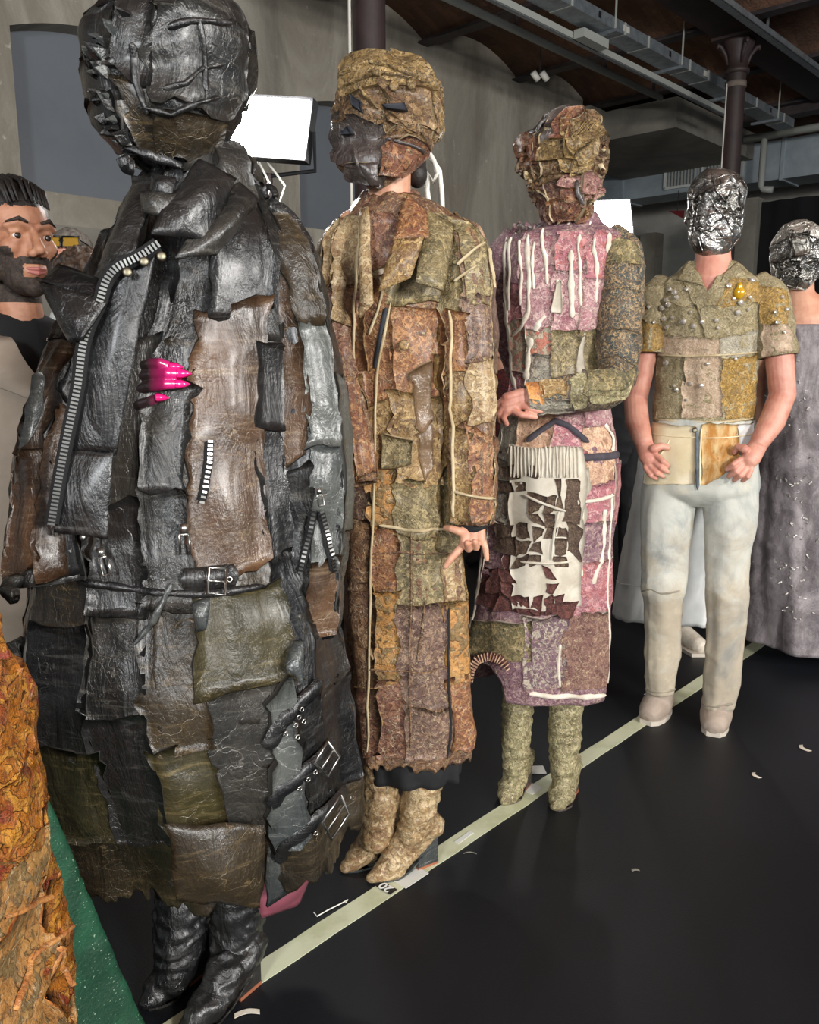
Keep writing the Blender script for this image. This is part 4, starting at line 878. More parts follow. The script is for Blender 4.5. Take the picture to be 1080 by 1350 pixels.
# zips, studs, straps
sheet('front_panel', f1, [f1.L(140, 356, -.235), f1.L(206, 330, -.25), f1.L(152, 600, -.262), f1.L(92, 600, -.235)], M['blk'], c1o, 18, .012, .003, .006, 52)
sheet('front_panel', f1, [f1.L(92, 596, -.235), f1.L(150, 596, -.265), f1.L(140, 712, -.275), f1.L(72, 700, -.24)], M['blk'], c1o, 16, .010, .003, .006, 54)
zip_free([f1.L(x, y, d_) for x, y, d_ in ((208, 322, -.268), (182, 340, -.264), (152, 352, -.258), (138, 372, -.254), (132, 400, -.254), (118, 426, -.252), (109, 455, -.252), (103, 510, -.252), (92, 560, -.252), (80, 620, -.252), (68, 690, -.252))], c1o, M['steel'], M['tape_blk'], .0105, .0030)
for x, y, d_ in ((190, 345, -.272), (168, 359, -.268), (213, 338, -.276)): MB().disc(f1.L(x, y, d_), (0, -1, .1), .007, .004).build('stud', M['brass'], c1o, True)
ribbon(coat1, [(66, 745), (120, 768), (190, 778), (270, 784), (346, 772)], .014, 'jacket_hem', M['blk'], c1o, .012, 40, .4, .006)
zipper(coat1, [(277, 580), (274, 610), (268, 640), (264, 660)], c1o, M['steel'], M['tape_blk'], .008, .016)
zipper(SR, [(414, 670), (408, 700), (402, 728), (398, 752)], c1o, M['steel'], M['tape_blk'], .008, .016)
zipper(SR, [(421, 672), (426, 695), (430, 715), (434, 738), (437, 752)], c1o, M['steel'], M['tape_blk'], .008, .016)
for i, pp in enumerate(([(146, 372), (150, 430), (146, 500), (143, 570)], [(128, 560), (112, 620), (104, 670)], [(145, 600), (143, 680), (142, 720)], [(225, 770), (205, 820), (180, 850)])):
    ribbon(coat1, pp, .010, 'seam', M['char'] if i != 3 else M['gry'], c1o, .014, 30, .4, .005)
for (x, y) in ((116, 708), (103, 726)):
    p, n = coat1.at(x, y, .012); MB().disc(p, n, .009 if y < 400 else .006, .006).build('stud', M['brass'] if y < 400 else M['steel'], c1o, True)
for (x, y) in ((237, 1100), (237, 1153)):
    p, n = coat1.at(x, y, .016); MB().disc(p, n, .012, .007).build('button', M['char'], c1o, True)
def strap(lf, pts, w, par, holes=(), buckle=None, mat=None, off=.018):
    o = ribbon(lf, pts, w, 'strap', mat or M['blk'], par, off, 20, .06, .005)
    for (x, y) in holes:
        p, n = lf.at(x, y, off+.005); a = np.cross(n, [.3, .2, 1]); a /= np.linalg.norm(a); b_ = np.cross(n, a); m = MB()
        m.tube([p+.0042*(math.cos(t)*a+math.sin(t)*b_) for t in np.linspace(0, 2*math.pi, 11)], .0014, 5); m.build('eyelet', M['steel'], par, True)
    if buckle:
        P, nr = path_on(lf, buckle, off+.008, 2); t = P[1]-P[0]; h = np.linalg.norm(t); t /= h; s_ = np.cross(t, nr[0]); m = MB()
        c = (P[0]+P[1])/2; k = h*.34; m.tube([c-t*h/2-s_*k, c+t*h/2-s_*k, c+t*h/2+s_*k, c-t*h/2+s_*k, c-t*h/2-s_*k], .003, 6); m.tube([c-s_*k, c+s_*k*1.2], .0022, 6); m.build('buckle', M['steel'], par, True)
strap(coat1, [(242, 762), (275, 760), (308, 758)], .040, c1o, [(298, 764)], [(282, 745), (282, 780)], M['blk'], .024)
strap(coat1, [(352, 985), (365, 950), (392, 925), (418, 898)], .034, c1o, [(372, 962), (378, 950), (384, 940), (392, 945), (388, 930), (380, 965)])
strap(coat1, [(356, 1060), (370, 1040), (400, 1010), (432, 975)], .032, c1o, [(384, 1035), (397, 1022), (407, 1012)], [(412, 985), (426, 1005)])
strap(coat1, [(366, 1132), (380, 1110), (410, 1075), (450, 1040)], .032, c1o, [(410, 1092), (448, 1051)], [(424, 1060), (434, 1085)])
strap(coat1, [(60, 738), (80, 742), (100, 745)], .026, c1o, [(86, 741)], None, M['blk'], .03)
def zip_pull(lf, x, y, x2, y2, par, off=.022):
    a, _ = lf.at(x, y, off); b_, n = lf.at(x2, y2, off); t = b_-a; h = np.linalg.norm(t); t /= h; s_ = np.cross(t, n); s_ /= np.linalg.norm(s_); m = MB()
    w_ = h*.16; m.tube([a, a+t*h*.3], w_*.9, 8); p = a+t*h*.35
    m.tube([p-s_*w_, p+t*h*.65-s_*w_, p+t*h*.65+s_*w_, p+s_*w_, p-s_*w_], h*.05, 6); m.build('zip_pull', M['steel'], par, True)
zip_pull(coat1, 140, 722, 147, 756, c1o); zip_pull(coat1, 244, 690, 244, 726, c1o); zip_pull(SR, 418, 642, 421, 664, c1o); zip_pull(coat1, 143, 560, 142, 590, c1o)
sheet('torn_flap', f1, [f1.L(252, 792, -.30), f1.L(276, 786, -.31), f1.L(272, 830, -.32), f1.L(258, 832, -.31)], M['gry'], c1o, 8, .012, .006, .004, 77)
sheet('torn_flap', f1, [f1.L(392, 842, -.2), f1.L(404, 842, -.2), f1.L(398, 905, -.23), f1.L(376, 885, -.23)], M['gry'], c1o, 8, .012, .008, .005, 79)
# side panel, hanging lower behind the straps
px_patch(coat1, [(348, 910), (378, 900), (402, 1100), (350, 1125)], 'side_panel', [M['gry'], M['blk_edge']], c1o, .012, .05, .01)
sheet('side_panel', f1, [f1.L(350, 1090, -.18), f1.L(404, 1060, -.14), f1.L(402, 1160, -.12), f1.L(352, 1196, -.17)], M['gry'], c1o, 10, .012, .004, .006, 83)
sheet('torn_flap', f1, [f1.L(222, 1090, -.29), f1.L(350, 1085, -.25), f1.L(345, 1196, -.22), f1.L(232, 1184, -.27)], M['umb'], c1o, 16, .03, .007, .006, 87)
# pink lining showing at the hem
sheet('lining', f1, [f1.L(330, 1170, -.10), f1.L(420, 1120, -.04), f1.L(396, 1190, -.06), f1.L(345, 1208, -.10)], plain('dusky_pink_lining', (122, 62, 74), .7), c1o, 10, .03, .006, .004, 91)
# mask
mk1 = Loft(f1, rows(f1, [(224, 204, 240, .9, -.03), (212, 176, 268, .9, -.03), (185, 150, 292, .92, -.03), (150, 132, 308, .95, -.02), (105, 122, 324, .97), (60, 124, 328, .97), (25, 142, 320, .95), (4, 168, 300, .95), (-8, 200, 268, .9)]), crumple(.013, 8, 21, .003, 24))
mo = mk1.build('mask', M['blk'], f1.o, 110, 90, True, True); mo['label'] = 'round swollen black leather mask with jagged edges and no face'
tile(mk1, (.2, .8), (.04, .96), 4, 3, [(170, 60, M['blk']), (200, 150, M['umb']), (250, 60, M['char']), (230, 100, M['char']), (280, 120, M['blk']), (240, 180, M['umb']), (190, 200, M['blk']), (300, 80, M['char'])], 'leather_panel', mo, M['blk_edge'], .34, off=.002, rag=.04, curl=.006, step=.012, skirt=.005)
for pp in ([(215, 118), (245, 112), (262, 92), (290, 85)], [(188, 142), (225, 152), (262, 135), (285, 128)], [(262, 30), (266, 70), (268, 120)], [(170, 190), (205, 205), (240, 215)], [(220, 40), (250, 30), (300, 32)], [(178, 60), (180, 110), (195, 150)]):
    ribbon(mk1, pp, .011, 'crease', M['blk'], mo, .012, 24, .5, .008)
rr = random.Random(3); V = []; Fc = []
for k in range(46):
    y = rr.uniform(20, 205); lim = np.interp(y, [0, 60, 105, 150, 185, 212], [170, 132, 127, 138, 158, 185]); x = lim+rr.uniform(-4, 14); L_ = rr.uniform(.008, .026)
    p, n = mk1.at(x, y, .002); out = n+np.array([-.7, rr.uniform(-.3, .3), rr.uniform(-.2, .5)]); out /= np.linalg.norm(out); s_ = np.cross(out, [rr.uniform(-1, 1), 1, rr.uniform(-1, 1)]); s_ /= np.linalg.norm(s_); n3 = np.cross(out, s_); w_ = L_*rr.uniform(.3, .7)
    m = MB(); m.add([p-s_*w_, p+s_*w_, p+out*L_*.6+s_*w_*.7+n3*.003, p+out*L_-s_*w_*.4-n3*.004, p-s_*w_+n3*.005, p+s_*w_+n3*.005, p+out*L_*.6+s_*w_*.6+n3*.006, p+out*L_*.95-s_*w_*.3], [(0, 1, 2, 3), (7, 6, 5, 4), (0, 4, 5, 1), (1, 5, 6, 2), (2, 6, 7, 3), (3, 7, 4, 0)])
    m.build('shard', M['blk'] if k % 3 else M['gry'], mo)
strip('torn_edge', [f1.L(150, 70, -.05), f1.L(132, 68, -.05), f1.L(117, 66, -.05)], .013, M['blk'], mo, .004)
strip('torn_edge', [f1.L(318, 40, -.02), f1.L(326, 45, -.02), f1.L(329, 66, -.01), f1.L(327, 90, -.01)], .012, M['blk'], mo, .004)
strip('torn_edge', [f1.L(160, 205, -.08), f1.L(168, 220, -.08), f1.L(178, 222, -.08)], .010, M['blk'], mo, .004)
# stained fingers reaching through a slit: palm and wrist lie inside the coat
FH = Flesh(); nails = []; tips = []
for i, (x0, y0, x1, y1, r) in enumerate(((184, 480, 239, 484, .0095), (182, 496, 252, 495, .0100), (184, 512, 247, 507, .0098), (176, 535, 223, 525, .0088))):
    a, na = coat1.at(x0, y0, -.008); m_, nm = coat1.at((x0*.45+x1*.55), (y0*.45+y1*.55)-1, .020); e, ne = coat1.at(x1-12, y1, .017); tip, nt = coat1.at(x1, y1, .012)
    FH.limb([a, (a+m_)/2+nm*.008, m_, e], [r*1.05, r*1.02, r*.98, r*.82], 14); tips.append((e, tip, ne, r))
pc, pn = coat1.at(172, 508, -.035); FH.ell(pc, (.035, .016, .045)); FH.limb([pc, pc+np.array([-.06, .06, -.06]), f1.L(110, 600, -.05)], [.026, .028, .036])
hm = FH.fuse(.0022, 5); M['_magnode'].inputs[1].default_value = f1.L(192, 500, -.26)[0]; M['_magnode'].inputs[2].default_value = f1.L(222, 500, -.26)[0]; del M['_magnode']
plain_body(f1, (225, 20), [f1.L(236, 1215, .02), f1.L(312, 1220, .02)], mat=M['skin_lt'], sh=.05)
ho = link('hand', hm, M['magenta'], f1.o); ho['label'] = 'four magenta stained fingers coming through a coat slit'
for e, tip, n, r in tips:
    t = tip-e; t /= np.linalg.norm(t); s_ = np.cross(t, n); s_ /= np.linalg.norm(s_); V = []; K = 7
    for i in range(K+1):
        x = i/K; w_ = r*.78*(1-x**2.6)+.0008; c = e+t*(-.006+.026*x)+n*(r*.62+.0035*math.sin(x*2.2)-.003*x*x)
        V += [c-s_*w_-n*.0025, c-s_*w_*.5+n*.001, c+n*.002, c+s_*w_*.5+n*.001, c+s_*w_-n*.0025, c-n*.004]
    mesh('nail', V, [(6*i+a, 6*i+(a+1) % 6, 6*i+6+(a+1) % 6, 6*i+6+a) for i in range(K) for a in range(6)]+[(5, 4, 3, 2, 1, 0), tuple(6*K+j for j in range(6))], M['nail'], ho)
# boots
hl = f1.G(256, 1262); boot(f1, f1.L(240, 1165, .02), f1.L(233, 1268, -.02), f1.G(268, 1272), f1.G(190, 1332), .055, .046, M['blk'], M['char'], hh=.05)
boot(f1, f1.L(318, 1170, .0), f1.L(305, 1285, -.02), f1.G(333, 1290), f1.G(242, 1368), .058, .047, M['blk'], M['char'], hh=.05)
# ------------------------------------------------------------------ figure in the ochre brocade coat
f2 = Fig('person', base(528, 1142), 'person in a long ochre and rust brocade patchwork coat with matching mask')
R2 = rows(f2, [(262, 470, 556, .8, .02), (282, 456, 592, .72, .02), (305, 446, 612, .62, .01), (340, 440, 612, .6), (420, 440, 602, .62), (520, 446, 602, .62), (620, 452, 604, .64), (700, 456, 604, .66), (800, 456, 608, .68), (900, 462, 614, .7), (960, 468, 618, .7), (996, 472, 612, .7)])
coat2 = Loft(f2, R2, fold(6, .012, 1.2, 31, .005, 11))
def hem2(U, T):
    k = np.clip((T-.93)/.07, 0, 1); P3 = np.stack([np.cos(2*math.pi*U)*6, np.sin(2*math.pi*U)*6, U*0], -1).reshape(-1, 3)
    return U, T-k*(.006+.01*vn(P3, 2.2, 3).reshape(U.shape))
c2o = coat2.build('coat', M['dkbrn'], f2.o, 130, 170, edge=hem2, thick=.006); c2o['label'] = 'long brocade patchwork coat with raw cream edges and round buttons'
S2 = [(520, 290, M['mulb']), (500, 300, M['plum']), (560, 290, M['plum']), (590, 300, M['olive']), (470, 320, M['sand']), (460, 380, M['mulb']), (500, 360, M['olive']), (520, 370, M['sand']), (560, 340, M['olive']), (550, 400, M['ochre']), (580, 380, M['ochre']), (480, 400, M['dkbrn']), (470, 470, M['rust']), (480, 540, M['ochre']), (460, 560, M['sand']),
      (525, 440, M['ochre']), (550, 440, M['rust']), (520, 500, M['sand']), (550, 520, M['plum']), (515, 550, M['ochre']), (545, 590, M['ochre']), (520, 600, M['olive']), (505, 640, M['orangefl']), (540, 640, M['olive']), (510, 680, M['olive']), (560, 680, M['olive']), (470, 640, M['plum']), (475, 720, M['dkbrn']), (590, 500, M['rust']), (590, 620, M['ochre']), (575, 560, M['ochre']), (565, 480, M['rust']),
      (520, 700, M['ochre']), (520, 740, M['rust']), (560, 730, M['olive']), (500, 780, M['rust']), (540, 780, M['ochre']), (575, 770, M['plum']), (470, 800, M['mulb']), (510, 830, M['orangefl']), (530, 860, M['orangefl']), (560, 830, M['plum']), (575, 860, M['plum']), (600, 780, M['sand']), (602, 850, M['orangefl']), (608, 920, M['rust']), (470, 880, M['dkbrn']), (475, 950, M['mulb']),
      (505, 920, M['mulb']), (520, 960, M['mulb']), (565, 900, M['creamfl']), (560, 940, M['creamfl']), (560, 985, M['plum']), (520, 990, M['plum']), (600, 980, M['plum'])]
tile(coat2, (.2, .8), (.04, .97), 6, 7, S2, 'brocade_panel', c2o, M['ochre'], .3, off=.001, rag=.03, curl=.003, step=.016, skirt=.003, flare=.002)
# front closing edge, raw and pale, with the navy lining beside it
for pp, w_, mt in (([(516, 400), (507, 440), (498, 490), (495, 560), (494, 640), (492, 720), (490, 800), (488, 900), (486, 990)], .006, 'cream'), ([(509, 405), (502, 440), (496, 486)], .010, 'lining'), ([(590, 800), (589, 900), (588, 1000)], .006, 'black_cl'), ([(524, 320), (512, 360), (500, 410), (488, 440)], .006, 'cream'), ([(478, 280), (472, 340), (468, 420), (466, 520)], .007, 'cream'), 
               ([(502, 693), (535, 697), (570, 696), (592, 697)], .007, 'cream'), ([(494, 730), (530, 728), (590, 730)], .004, 'dkbrn'), ([(560, 790), (556, 830), (551, 870)], .004, 'dkbrn'), ([(486, 882), (530, 884), (588, 880)], .004, 'dkbrn'), ([(541, 700), (541, 800), (541, 985)], .004, 'dkbrn')):
    ribbon(coat2, pp, w_, {'lining': 'lining', 'black_cl': 'piping'}.get(mt, 'seam'), M[mt], c2o, .010, 30, .2, .002)
px_patch(coat2, [(541, 484), (566, 478), (570, 560), (548, 572)], 'silver_patch', [M['silv'], M['cream']], c2o, .008, .04, .006, .010)
px_patch(coat2, [(546, 566), (568, 556), (570, 622), (558, 628)], 'silver_patch', [M['silv'], M['cream']], c2o, .008, .04, .006, .010)
px_patch(coat2, [(507, 572), (543, 578), (541, 612), (507, 618)], 'pocket_flap', [M['olive'], M['cream']], c2o, .016, .01, .004, .01)
for x, y in ((533, 455), (519, 368), (556, 307)):
    p, n = coat2.at(x, y, .016); MB().disc(p, n, .012 if y > 400 else .006, .007).build('button', M['ochre'] if y > 400 else M['brass'], c2o, True)
# lapels and collar
col2 = Loft(f2, rows(f2, [(252, 482, 548, .9, .03), (275, 470, 560, .85, .02), (300, 462, 585, .75, .01)]), crumple(.006, 12, 13))
col2.build('collar', M['mulb'], c2o, 60, 14, thick=.006, u0=.56, u1=1.42)
sheet('lapel', f2, [f2.L(536, 256, -.07), f2.L(562, 278, -.08), f2.L(565, 314, -.155), f2.L(518, 318, -.16)], M['rust'], c2o, 10, .012, .002, .006, 4)
sheet('lapel', f2, [f2.L(520, 316, -.16), f2.L(560, 312, -.16), f2.L(540, 368, -.18), f2.L(500, 384, -.18)], M['ochre'], c2o, 10, .014, .002, .006, 7)
sheet('lapel', f2, [f2.L(476, 275, -.07), f2.L(486, 272, -.09), f2.L(492, 400, -.17), f2.L(474, 420, -.16)], M['sand'], c2o, 10, .012, .003, .006, 9)
sheet('yoke_flap', f2, [f2.L(560, 278, -.07), f2.L(600, 296, -.05), f2.L(584, 384, -.17), f2.L(548, 372, -.18)], M['olive'], c2o, 10, .02, .002, .005, 17)
px_patch(coat2, [(484, 285), (530, 288), (516, 350), (490, 360)], 'brocade_panel', [M['mulb'], M['cream']], c2o, .008, .02, .004)
# sleeves
SL2 = Loft(f2, limb(f2, [(458, 300, 16, .02), (446, 340, 20, -.01), (446, 430, 21, -.03), (456, 520, 21, -.07), (472, 600, 20, -.11), (478, 638, 19, -.13)]), fold(4, .005, .4, 8, .005, 14))
SR2 = Loft(f2, limb(f2, [(590, 300, 22, .02), (606, 332, 32, -.01), (614, 400, 35, -.03), (620, 490, 33, -.05), (622, 580, 30, -.07), (623, 640, 28, -.08), (623, 688, 27, -.08)]), fold(4, .005, .4, 28, .005, 14))
for lf, seeds in ((SL2, [(446, 340, M['sand']), (446, 420, M['plum']), (440, 460, M['mulb']), (470, 520, M['ochre']), (480, 600, M['rust'])]),
                  (SR2, [(610, 330, M['olive']), (630, 350, M['olive']), (600, 380, M['sand']), (630, 400, M['ochre']), (610, 440, M['rust']), (640, 450, M['plum']), (600, 470, M['rust']), (620, 500, M['ochre']), (640, 540, M['sand']), (605, 560, M['rust']), (625, 580, M['ochre']), (610, 640, M['ochre']), (640, 650, M['rust']), (620, 670, M['sand'])])):
    lf.build('sleeve', M['dkbrn'], c2o, 40, 60, thick=.005); tile(lf, (.12, .9), (.02, .985), 4, 4, seeds, 'brocade_panel', c2o, M['sand'], .3, off=.001, rag=.03, curl=.003, step=.014, skirt=.003, flare=.002)
for pp in ([(595, 410), (597, 500), (600, 600), (602, 680)], [(640, 330), (648, 380)], [(600, 648), (620, 652), (648, 656)], [(604, 350), (625, 330), (635, 322)], [(600, 372), (612, 362), (626, 352)]):
    ribbon(SR2, pp, .006, 'seam', M['cream'], c2o, .012, 24, .35, .004)
# tattered shoulder rim
strip('torn_edge', [f2.L(612, 290, .02), f2.L(630, 300, .0), f2.L(640, 318, 0), f2.L(646, 345, 0)], .006, M['dkbrn'], c2o, .004, f2)
strip('torn_edge', [f2.L(470, 292, .0), f2.L(450, 300, .0), f2.L(440, 318, 0), f2.L(432, 345, -.02)], .006, M['cream'], c2o, .004, f2)
# black slip below the hem, cuff
sl2 = Loft(f2, rows(f2, [(960, 486, 606, .62), (1000, 482, 608, .62), (1022, 482, 604, .6)]), fold(9, .008, .5, 3)); sl2.build('slip', M['black_cl'], f2.o, 90, 10, thick=.004)
cf2 = Loft(f2, limb(f2, [(623, 676, 23, -.08), (624, 690, 23, -.08), (626, 697, 22, -.08)]), None); cf2.build('cuff', M['black_cl'], f2.o, 30, 6, thick=.003)
# hand
FH = Flesh(); D = -.10
def fp(f, *a): return [f.L(x, y, d_) for x, y, d_ in a]
FH.limb(fp(f2, (624, 670, -.08), (623, 694, -.09)), [.024, .022]); FH.limb(fp(f2, (616, 694, D), (613, 716, D-.01)), [.014, .013], 14); FH.limb(fp(f2, (624, 692, D), (623, 716, D-.01)), [.015, .013], 14); FH.limb(fp(f2, (632, 692, D), (634, 712, D-.01)), [.014, .012], 14)
FH.limb(fp(f2, (613, 716, D-.012), (603, 727, D-.024), (594, 737, D-.028), (587, 747, D-.026)), [.0098, .009, .008, .0066])
FH.limb(fp(f2, (620, 717, D-.012), (618, 724, D-.03), (616, 716, D-.045)), [.0095, .009, .008]); FH.limb(fp(f2, (628, 716, D-.012), (628, 722, D-.03), (626, 714, D-.045)), [.009, .0086, .0075])
FH.limb(fp(f2, (635, 710, D-.008), (640, 722, D-.014), (642, 737, D-.014)), [.0085, .0078, .006])
FH.limb(fp(f2, (613, 702, D-.004), (604, 700, D-.012), (595, 697, D-.006), (588, 696, D+.01)), [.011, .0095, .0085, .0075])
hm = FH.fuse(.0022, 4)
# neck and head inside the mask
FN = Flesh(); FN.limb(fp(f2, (514, 190, .0), (514, 235, .0), (512, 275, .0), (514, 305, .01)), [.048, .047, .050, .07], 18); FN.limb(fp(f2, (470, 300, .02), (560, 300, .02)), [.045, .045])
plain_body(f2, (512, 95), [f2.L(503, 1050), f2.L(556, 1050)], mat=M['skin_lt'], hand_parts=[hm, FN.fuse(.004, 4)], voxel=.008)
hb = Flesh().ell(f2.L(550, 230, .03), (.024, .03, .030)).ell(f2.L(545, 215, .02), (.03, .03, .025)).fuse(.004, 2); link('hair', hb, M['hair_dk'], f2.o)
# mask
mk2 = Loft(f2, rows(f2, [(248, 486, 502, .8, -.06), (238, 468, 514, .85, -.05), (218, 444, 545, .9, -.03), (195, 440, 566, .92), (170, 441, 577, .95), (140, 446, 580, .95), (115, 446, 576, .95), (95, 452, 558, .95), (82, 464, 534, .9), (74, 482, 510, .9)]), crumple(.009, 12, 41, .004, 32))
mo = mk2.build('mask', M['mk_choc'], f2.o, 90, 80, True, True); mo['label'] = 'patched brown leather mask with eye slits and a dark jaw'
for q, mt in (([(448, 78), (520, 70), (570, 118), (446, 130)], 'mk_gold'), ([(500, 108), (574, 112), (566, 190), (512, 152)], 'mk_choc'), ([(441, 160), (508, 158), (502, 222), (444, 216)], 'mk_dark'), ([(508, 176), (566, 192), (545, 222), (500, 236)], 'mk_rust'), ([(562, 116), (582, 124), (580, 180), (564, 192)], 'mk_gold'), ([(446, 128), (500, 118), (506, 160), (442, 164)], 'mk_choc'), ([(446, 214), (500, 216), (502, 246), (470, 236)], 'mk_dark'), ([(512, 152), (566, 168), (568, 196), (508, 180)], 'mk_choc')):
    px_patch(mk2, q, 'leather_panel', [M[mt], M['cream']], mo, .006, .04, .010, .012, flare=.002)
for q in ([(468, 128), (480, 138), (482, 152), (470, 142)], [(508, 140), (530, 138), (534, 148), (512, 146)], [(456, 176), (464, 166), (470, 176), (456, 178)]):
    px_patch(mk2, q, 'eye_patch', M['lining'], mo, .018, .01, .001, .006)  # flat navy patches laid on where the eye slits are
for pp in ([(478, 118), (484, 128), (492, 136), (500, 146)], [(452, 100), (490, 86), (530, 96), (560, 112)], [(460, 112), (500, 98), (545, 108)], [(510, 182), (530, 190), (556, 200)], [(470, 200), (478, 226), (495, 244)]): ribbon(mk2, pp, .008, 'crease', M['mk_gold'] if pp[0][1] < 150 else M['mk_dark'], mo, .014, 20, .5, .006)
for x, y in ((519, 116), (540, 114), (500, 98)): p, n = mk2.at(x, y, .012); MB().disc(p, n, .010, .006).build('button', M['mk_gold'], mo, True)
sheet('torn_flap', f2, [f2.L(436, 150, -.02), f2.L(448, 142, -.05), f2.L(450, 158, -.05), f2.L(443, 165, -.03)], M['mk_dark'], mo, 6, .004, .003, .004, 5)
sheet('torn_flap', f2, [f2.L(562, 112, -.02), f2.L(578, 116, .0), f2.L(582, 185, .0), f2.L(566, 196, -.03)], M['mk_gold'], mo, 8, .006, .005, .004, 8)
sheet('jaw_flap', f2, [f2.L(472, 216, -.12), f2.L(498, 214, -.12), f2.L(500, 246, -.11), f2.L(488, 246, -.11)], M['mk_dark'], mo, 8, .008, .003, .004, 11)
# white ties at the back of the mask
m = MB(); m.tube(fp(f2, (562, 196, .05), (572, 212, .05), (577, 228, .05), (572, 240, .06), (565, 228, .06), (563, 250, .06), (567, 275, .06)), .006, 8); m.build('cord', M['cable_w'], mo, True)
m = MB(); m.tube(fp(f2, (566, 204, .05), (580, 225, .05), (583, 255, .05), (584, 280, .05)), .005, 8); m.build('cord', M['cable_w'], mo, True)
boot(f2, f2.L(506, 1010, .0), f2.L(498, 1095, -.02), f2.G(528, 1112), f2.G(454, 1150), .048, .036, M['sand'], M['gry'], hh=.07)
boot(f2, f2.L(561, 1012, .0), f2.L(548, 1085, -.02), f2.G(570, 1132), f2.G(489, 1163), .052, .040, M['sand'], M['gry'], hh=.07)
# ------------------------------------------------------------------ figure in the pink jacquard dress
f3 = Fig('person', base(712, 1046), 'person in a pink jacquard dress with white raw seams and ragged brown mask')
R3_ = rows(f3, [(282, 716, 784, .85, .02), (300, 704, 796, .75, .02), (314, 668, 818, .62, .01), (335, 664, 808, .58), (400, 668, 800, .58), (470, 676, 790, .6), (530, 670, 800, .62), (580, 658, 808, .66), (620, 650, 814, .68), (700, 642, 806, .66), (800, 628, 803, .64), (870, 618, 801, .62), (908, 618, 799, .6)])
dress = Loft(f3, R3_, fold(5, .006, 1.4, 51, .003, 14))
def hem3(U, T):
    # arched cut-out at the left of the hem
    k = np.clip((T-.80)/.2, 0, 1); x = (U-.355)/.075; c = np.where(np.abs(x) < 1, np.sqrt(np.clip(1-x*x, 0, 1)), 0)
    return U, T-k*c*.072
dro = dress.build('dress', M['mauve'], f3.o, 160, 170, edge=hem3, thick=.005); dro['label'] = 'long patchwork jacquard dress with white frayed seams and arched hem cut-out'
S3 = [(680, 330, M['mauve']), (670, 350, M['mauve']), (700, 330, M['pink']), (740, 310, M['pink']), (770, 330, M['rose']), (800, 330, M['rose']), (740, 340, M['rose']), (690, 370, M['salmon']), (720, 380, M['pink']), (770, 380, M['rose']), (800, 380, M['mauve']), (690, 410, M['rose']), (720, 420, M['mauve']), (760, 410, M['pink']), (790, 410, M['pink']), (700, 450, M['salmon']), (690, 480, M['rose']), (720, 480, M['greyfl']), (750, 440, M['greyfl']), (770, 470, M['olive']), (760, 500, M['rose']), (790, 460, M['olatt']), (740, 500, M['greyfl']),
      (700, 560, M['peach']), (740, 560, M['pink']), (770, 570, M['rose']), (795, 560, M['pink']), (665, 590, M['greyfl']), (665, 640, M['greyfl']), (660, 690, M['mauve']), (790, 620, M['peach']), (790, 670, M['rose']), (790, 700, M['mauve']), (790, 740, M['pink']), (790, 780, M['rose']), (780, 800, M['winefade']), (780, 860, M['winefade']), (790, 890, M['winefade']), (720, 700, M['white']), (700, 620, M['white']), (740, 620, M['white']),
      (655, 760, M['maroon']), (690, 800, M['maroon']), (740, 800, M['maroon']), (640, 830, M['olatt']), (670, 840, M['olatt']), (700, 830, M['olatt']), (640, 860, M['olatt']), (720, 840, M['purfl']), (725, 880, M['purfl']), (740, 860, M['purfl']), (700, 900, M['white']), (690, 880, M['olatt'])]
tile(dress, (.2, .8), (.05, .80), 6, 8, S3, 'jacquard_panel', dro, M['bone'], .22, off=.001, rag=.02, curl=.003, step=.016, skirt=.003, flare=.001)
for q, mt in (([(618, 815), (700, 818), (702, 872), (622, 862)], 'olatt'), ([(690, 812), (748, 812), (744, 905), (694, 905)], 'purfl'), ([(744, 808), (801, 806), (799, 902), (744, 908)], 'winefade')):
    px_patch(dress, q, 'jacquard_panel', [M[mt], M['bone']], dro, .006, .02, .003, .014)
# ribbed hem arch
arcp = [(618, 900), (621, 882), (630, 868), (645, 864), (660, 868), (674, 882), (683, 900), (686, 912)]
for i in range(len(arcp)-1):
    pass
P0 = [f3.L(x, y, -.13+.0005*(x-620)) for x, y in arcp]
m = MB(); m.tube(P0, .011, 10); ao = m.build('ribbed_trim', M['maroon'], dro, True)
k = np.linspace(0, len(P0)-1, 30); Q = np.stack([np.interp(k, range(len(P0)), np.array(P0)[:, j]) for j in range(3)], 1); tq = np.gradient(Q, axis=0)
for i in range(1, 29):
    t = tq[i]/np.linalg.norm(tq[i]); s_ = np.cross(t, [0, 1, 0]); mm = MB(); mm.box(Q[i]-np.array([0, .009, 0]), s_*.012, t*.0016, np.array([0, .004, 0])); mm.build('rib', M['peach'], dro)
ribbon(dress, [(700, 914), (730, 918), (770, 918), (797, 916)], .014, 'frayed_hem', M['bone'], dro, .006, 24, .4, .004)
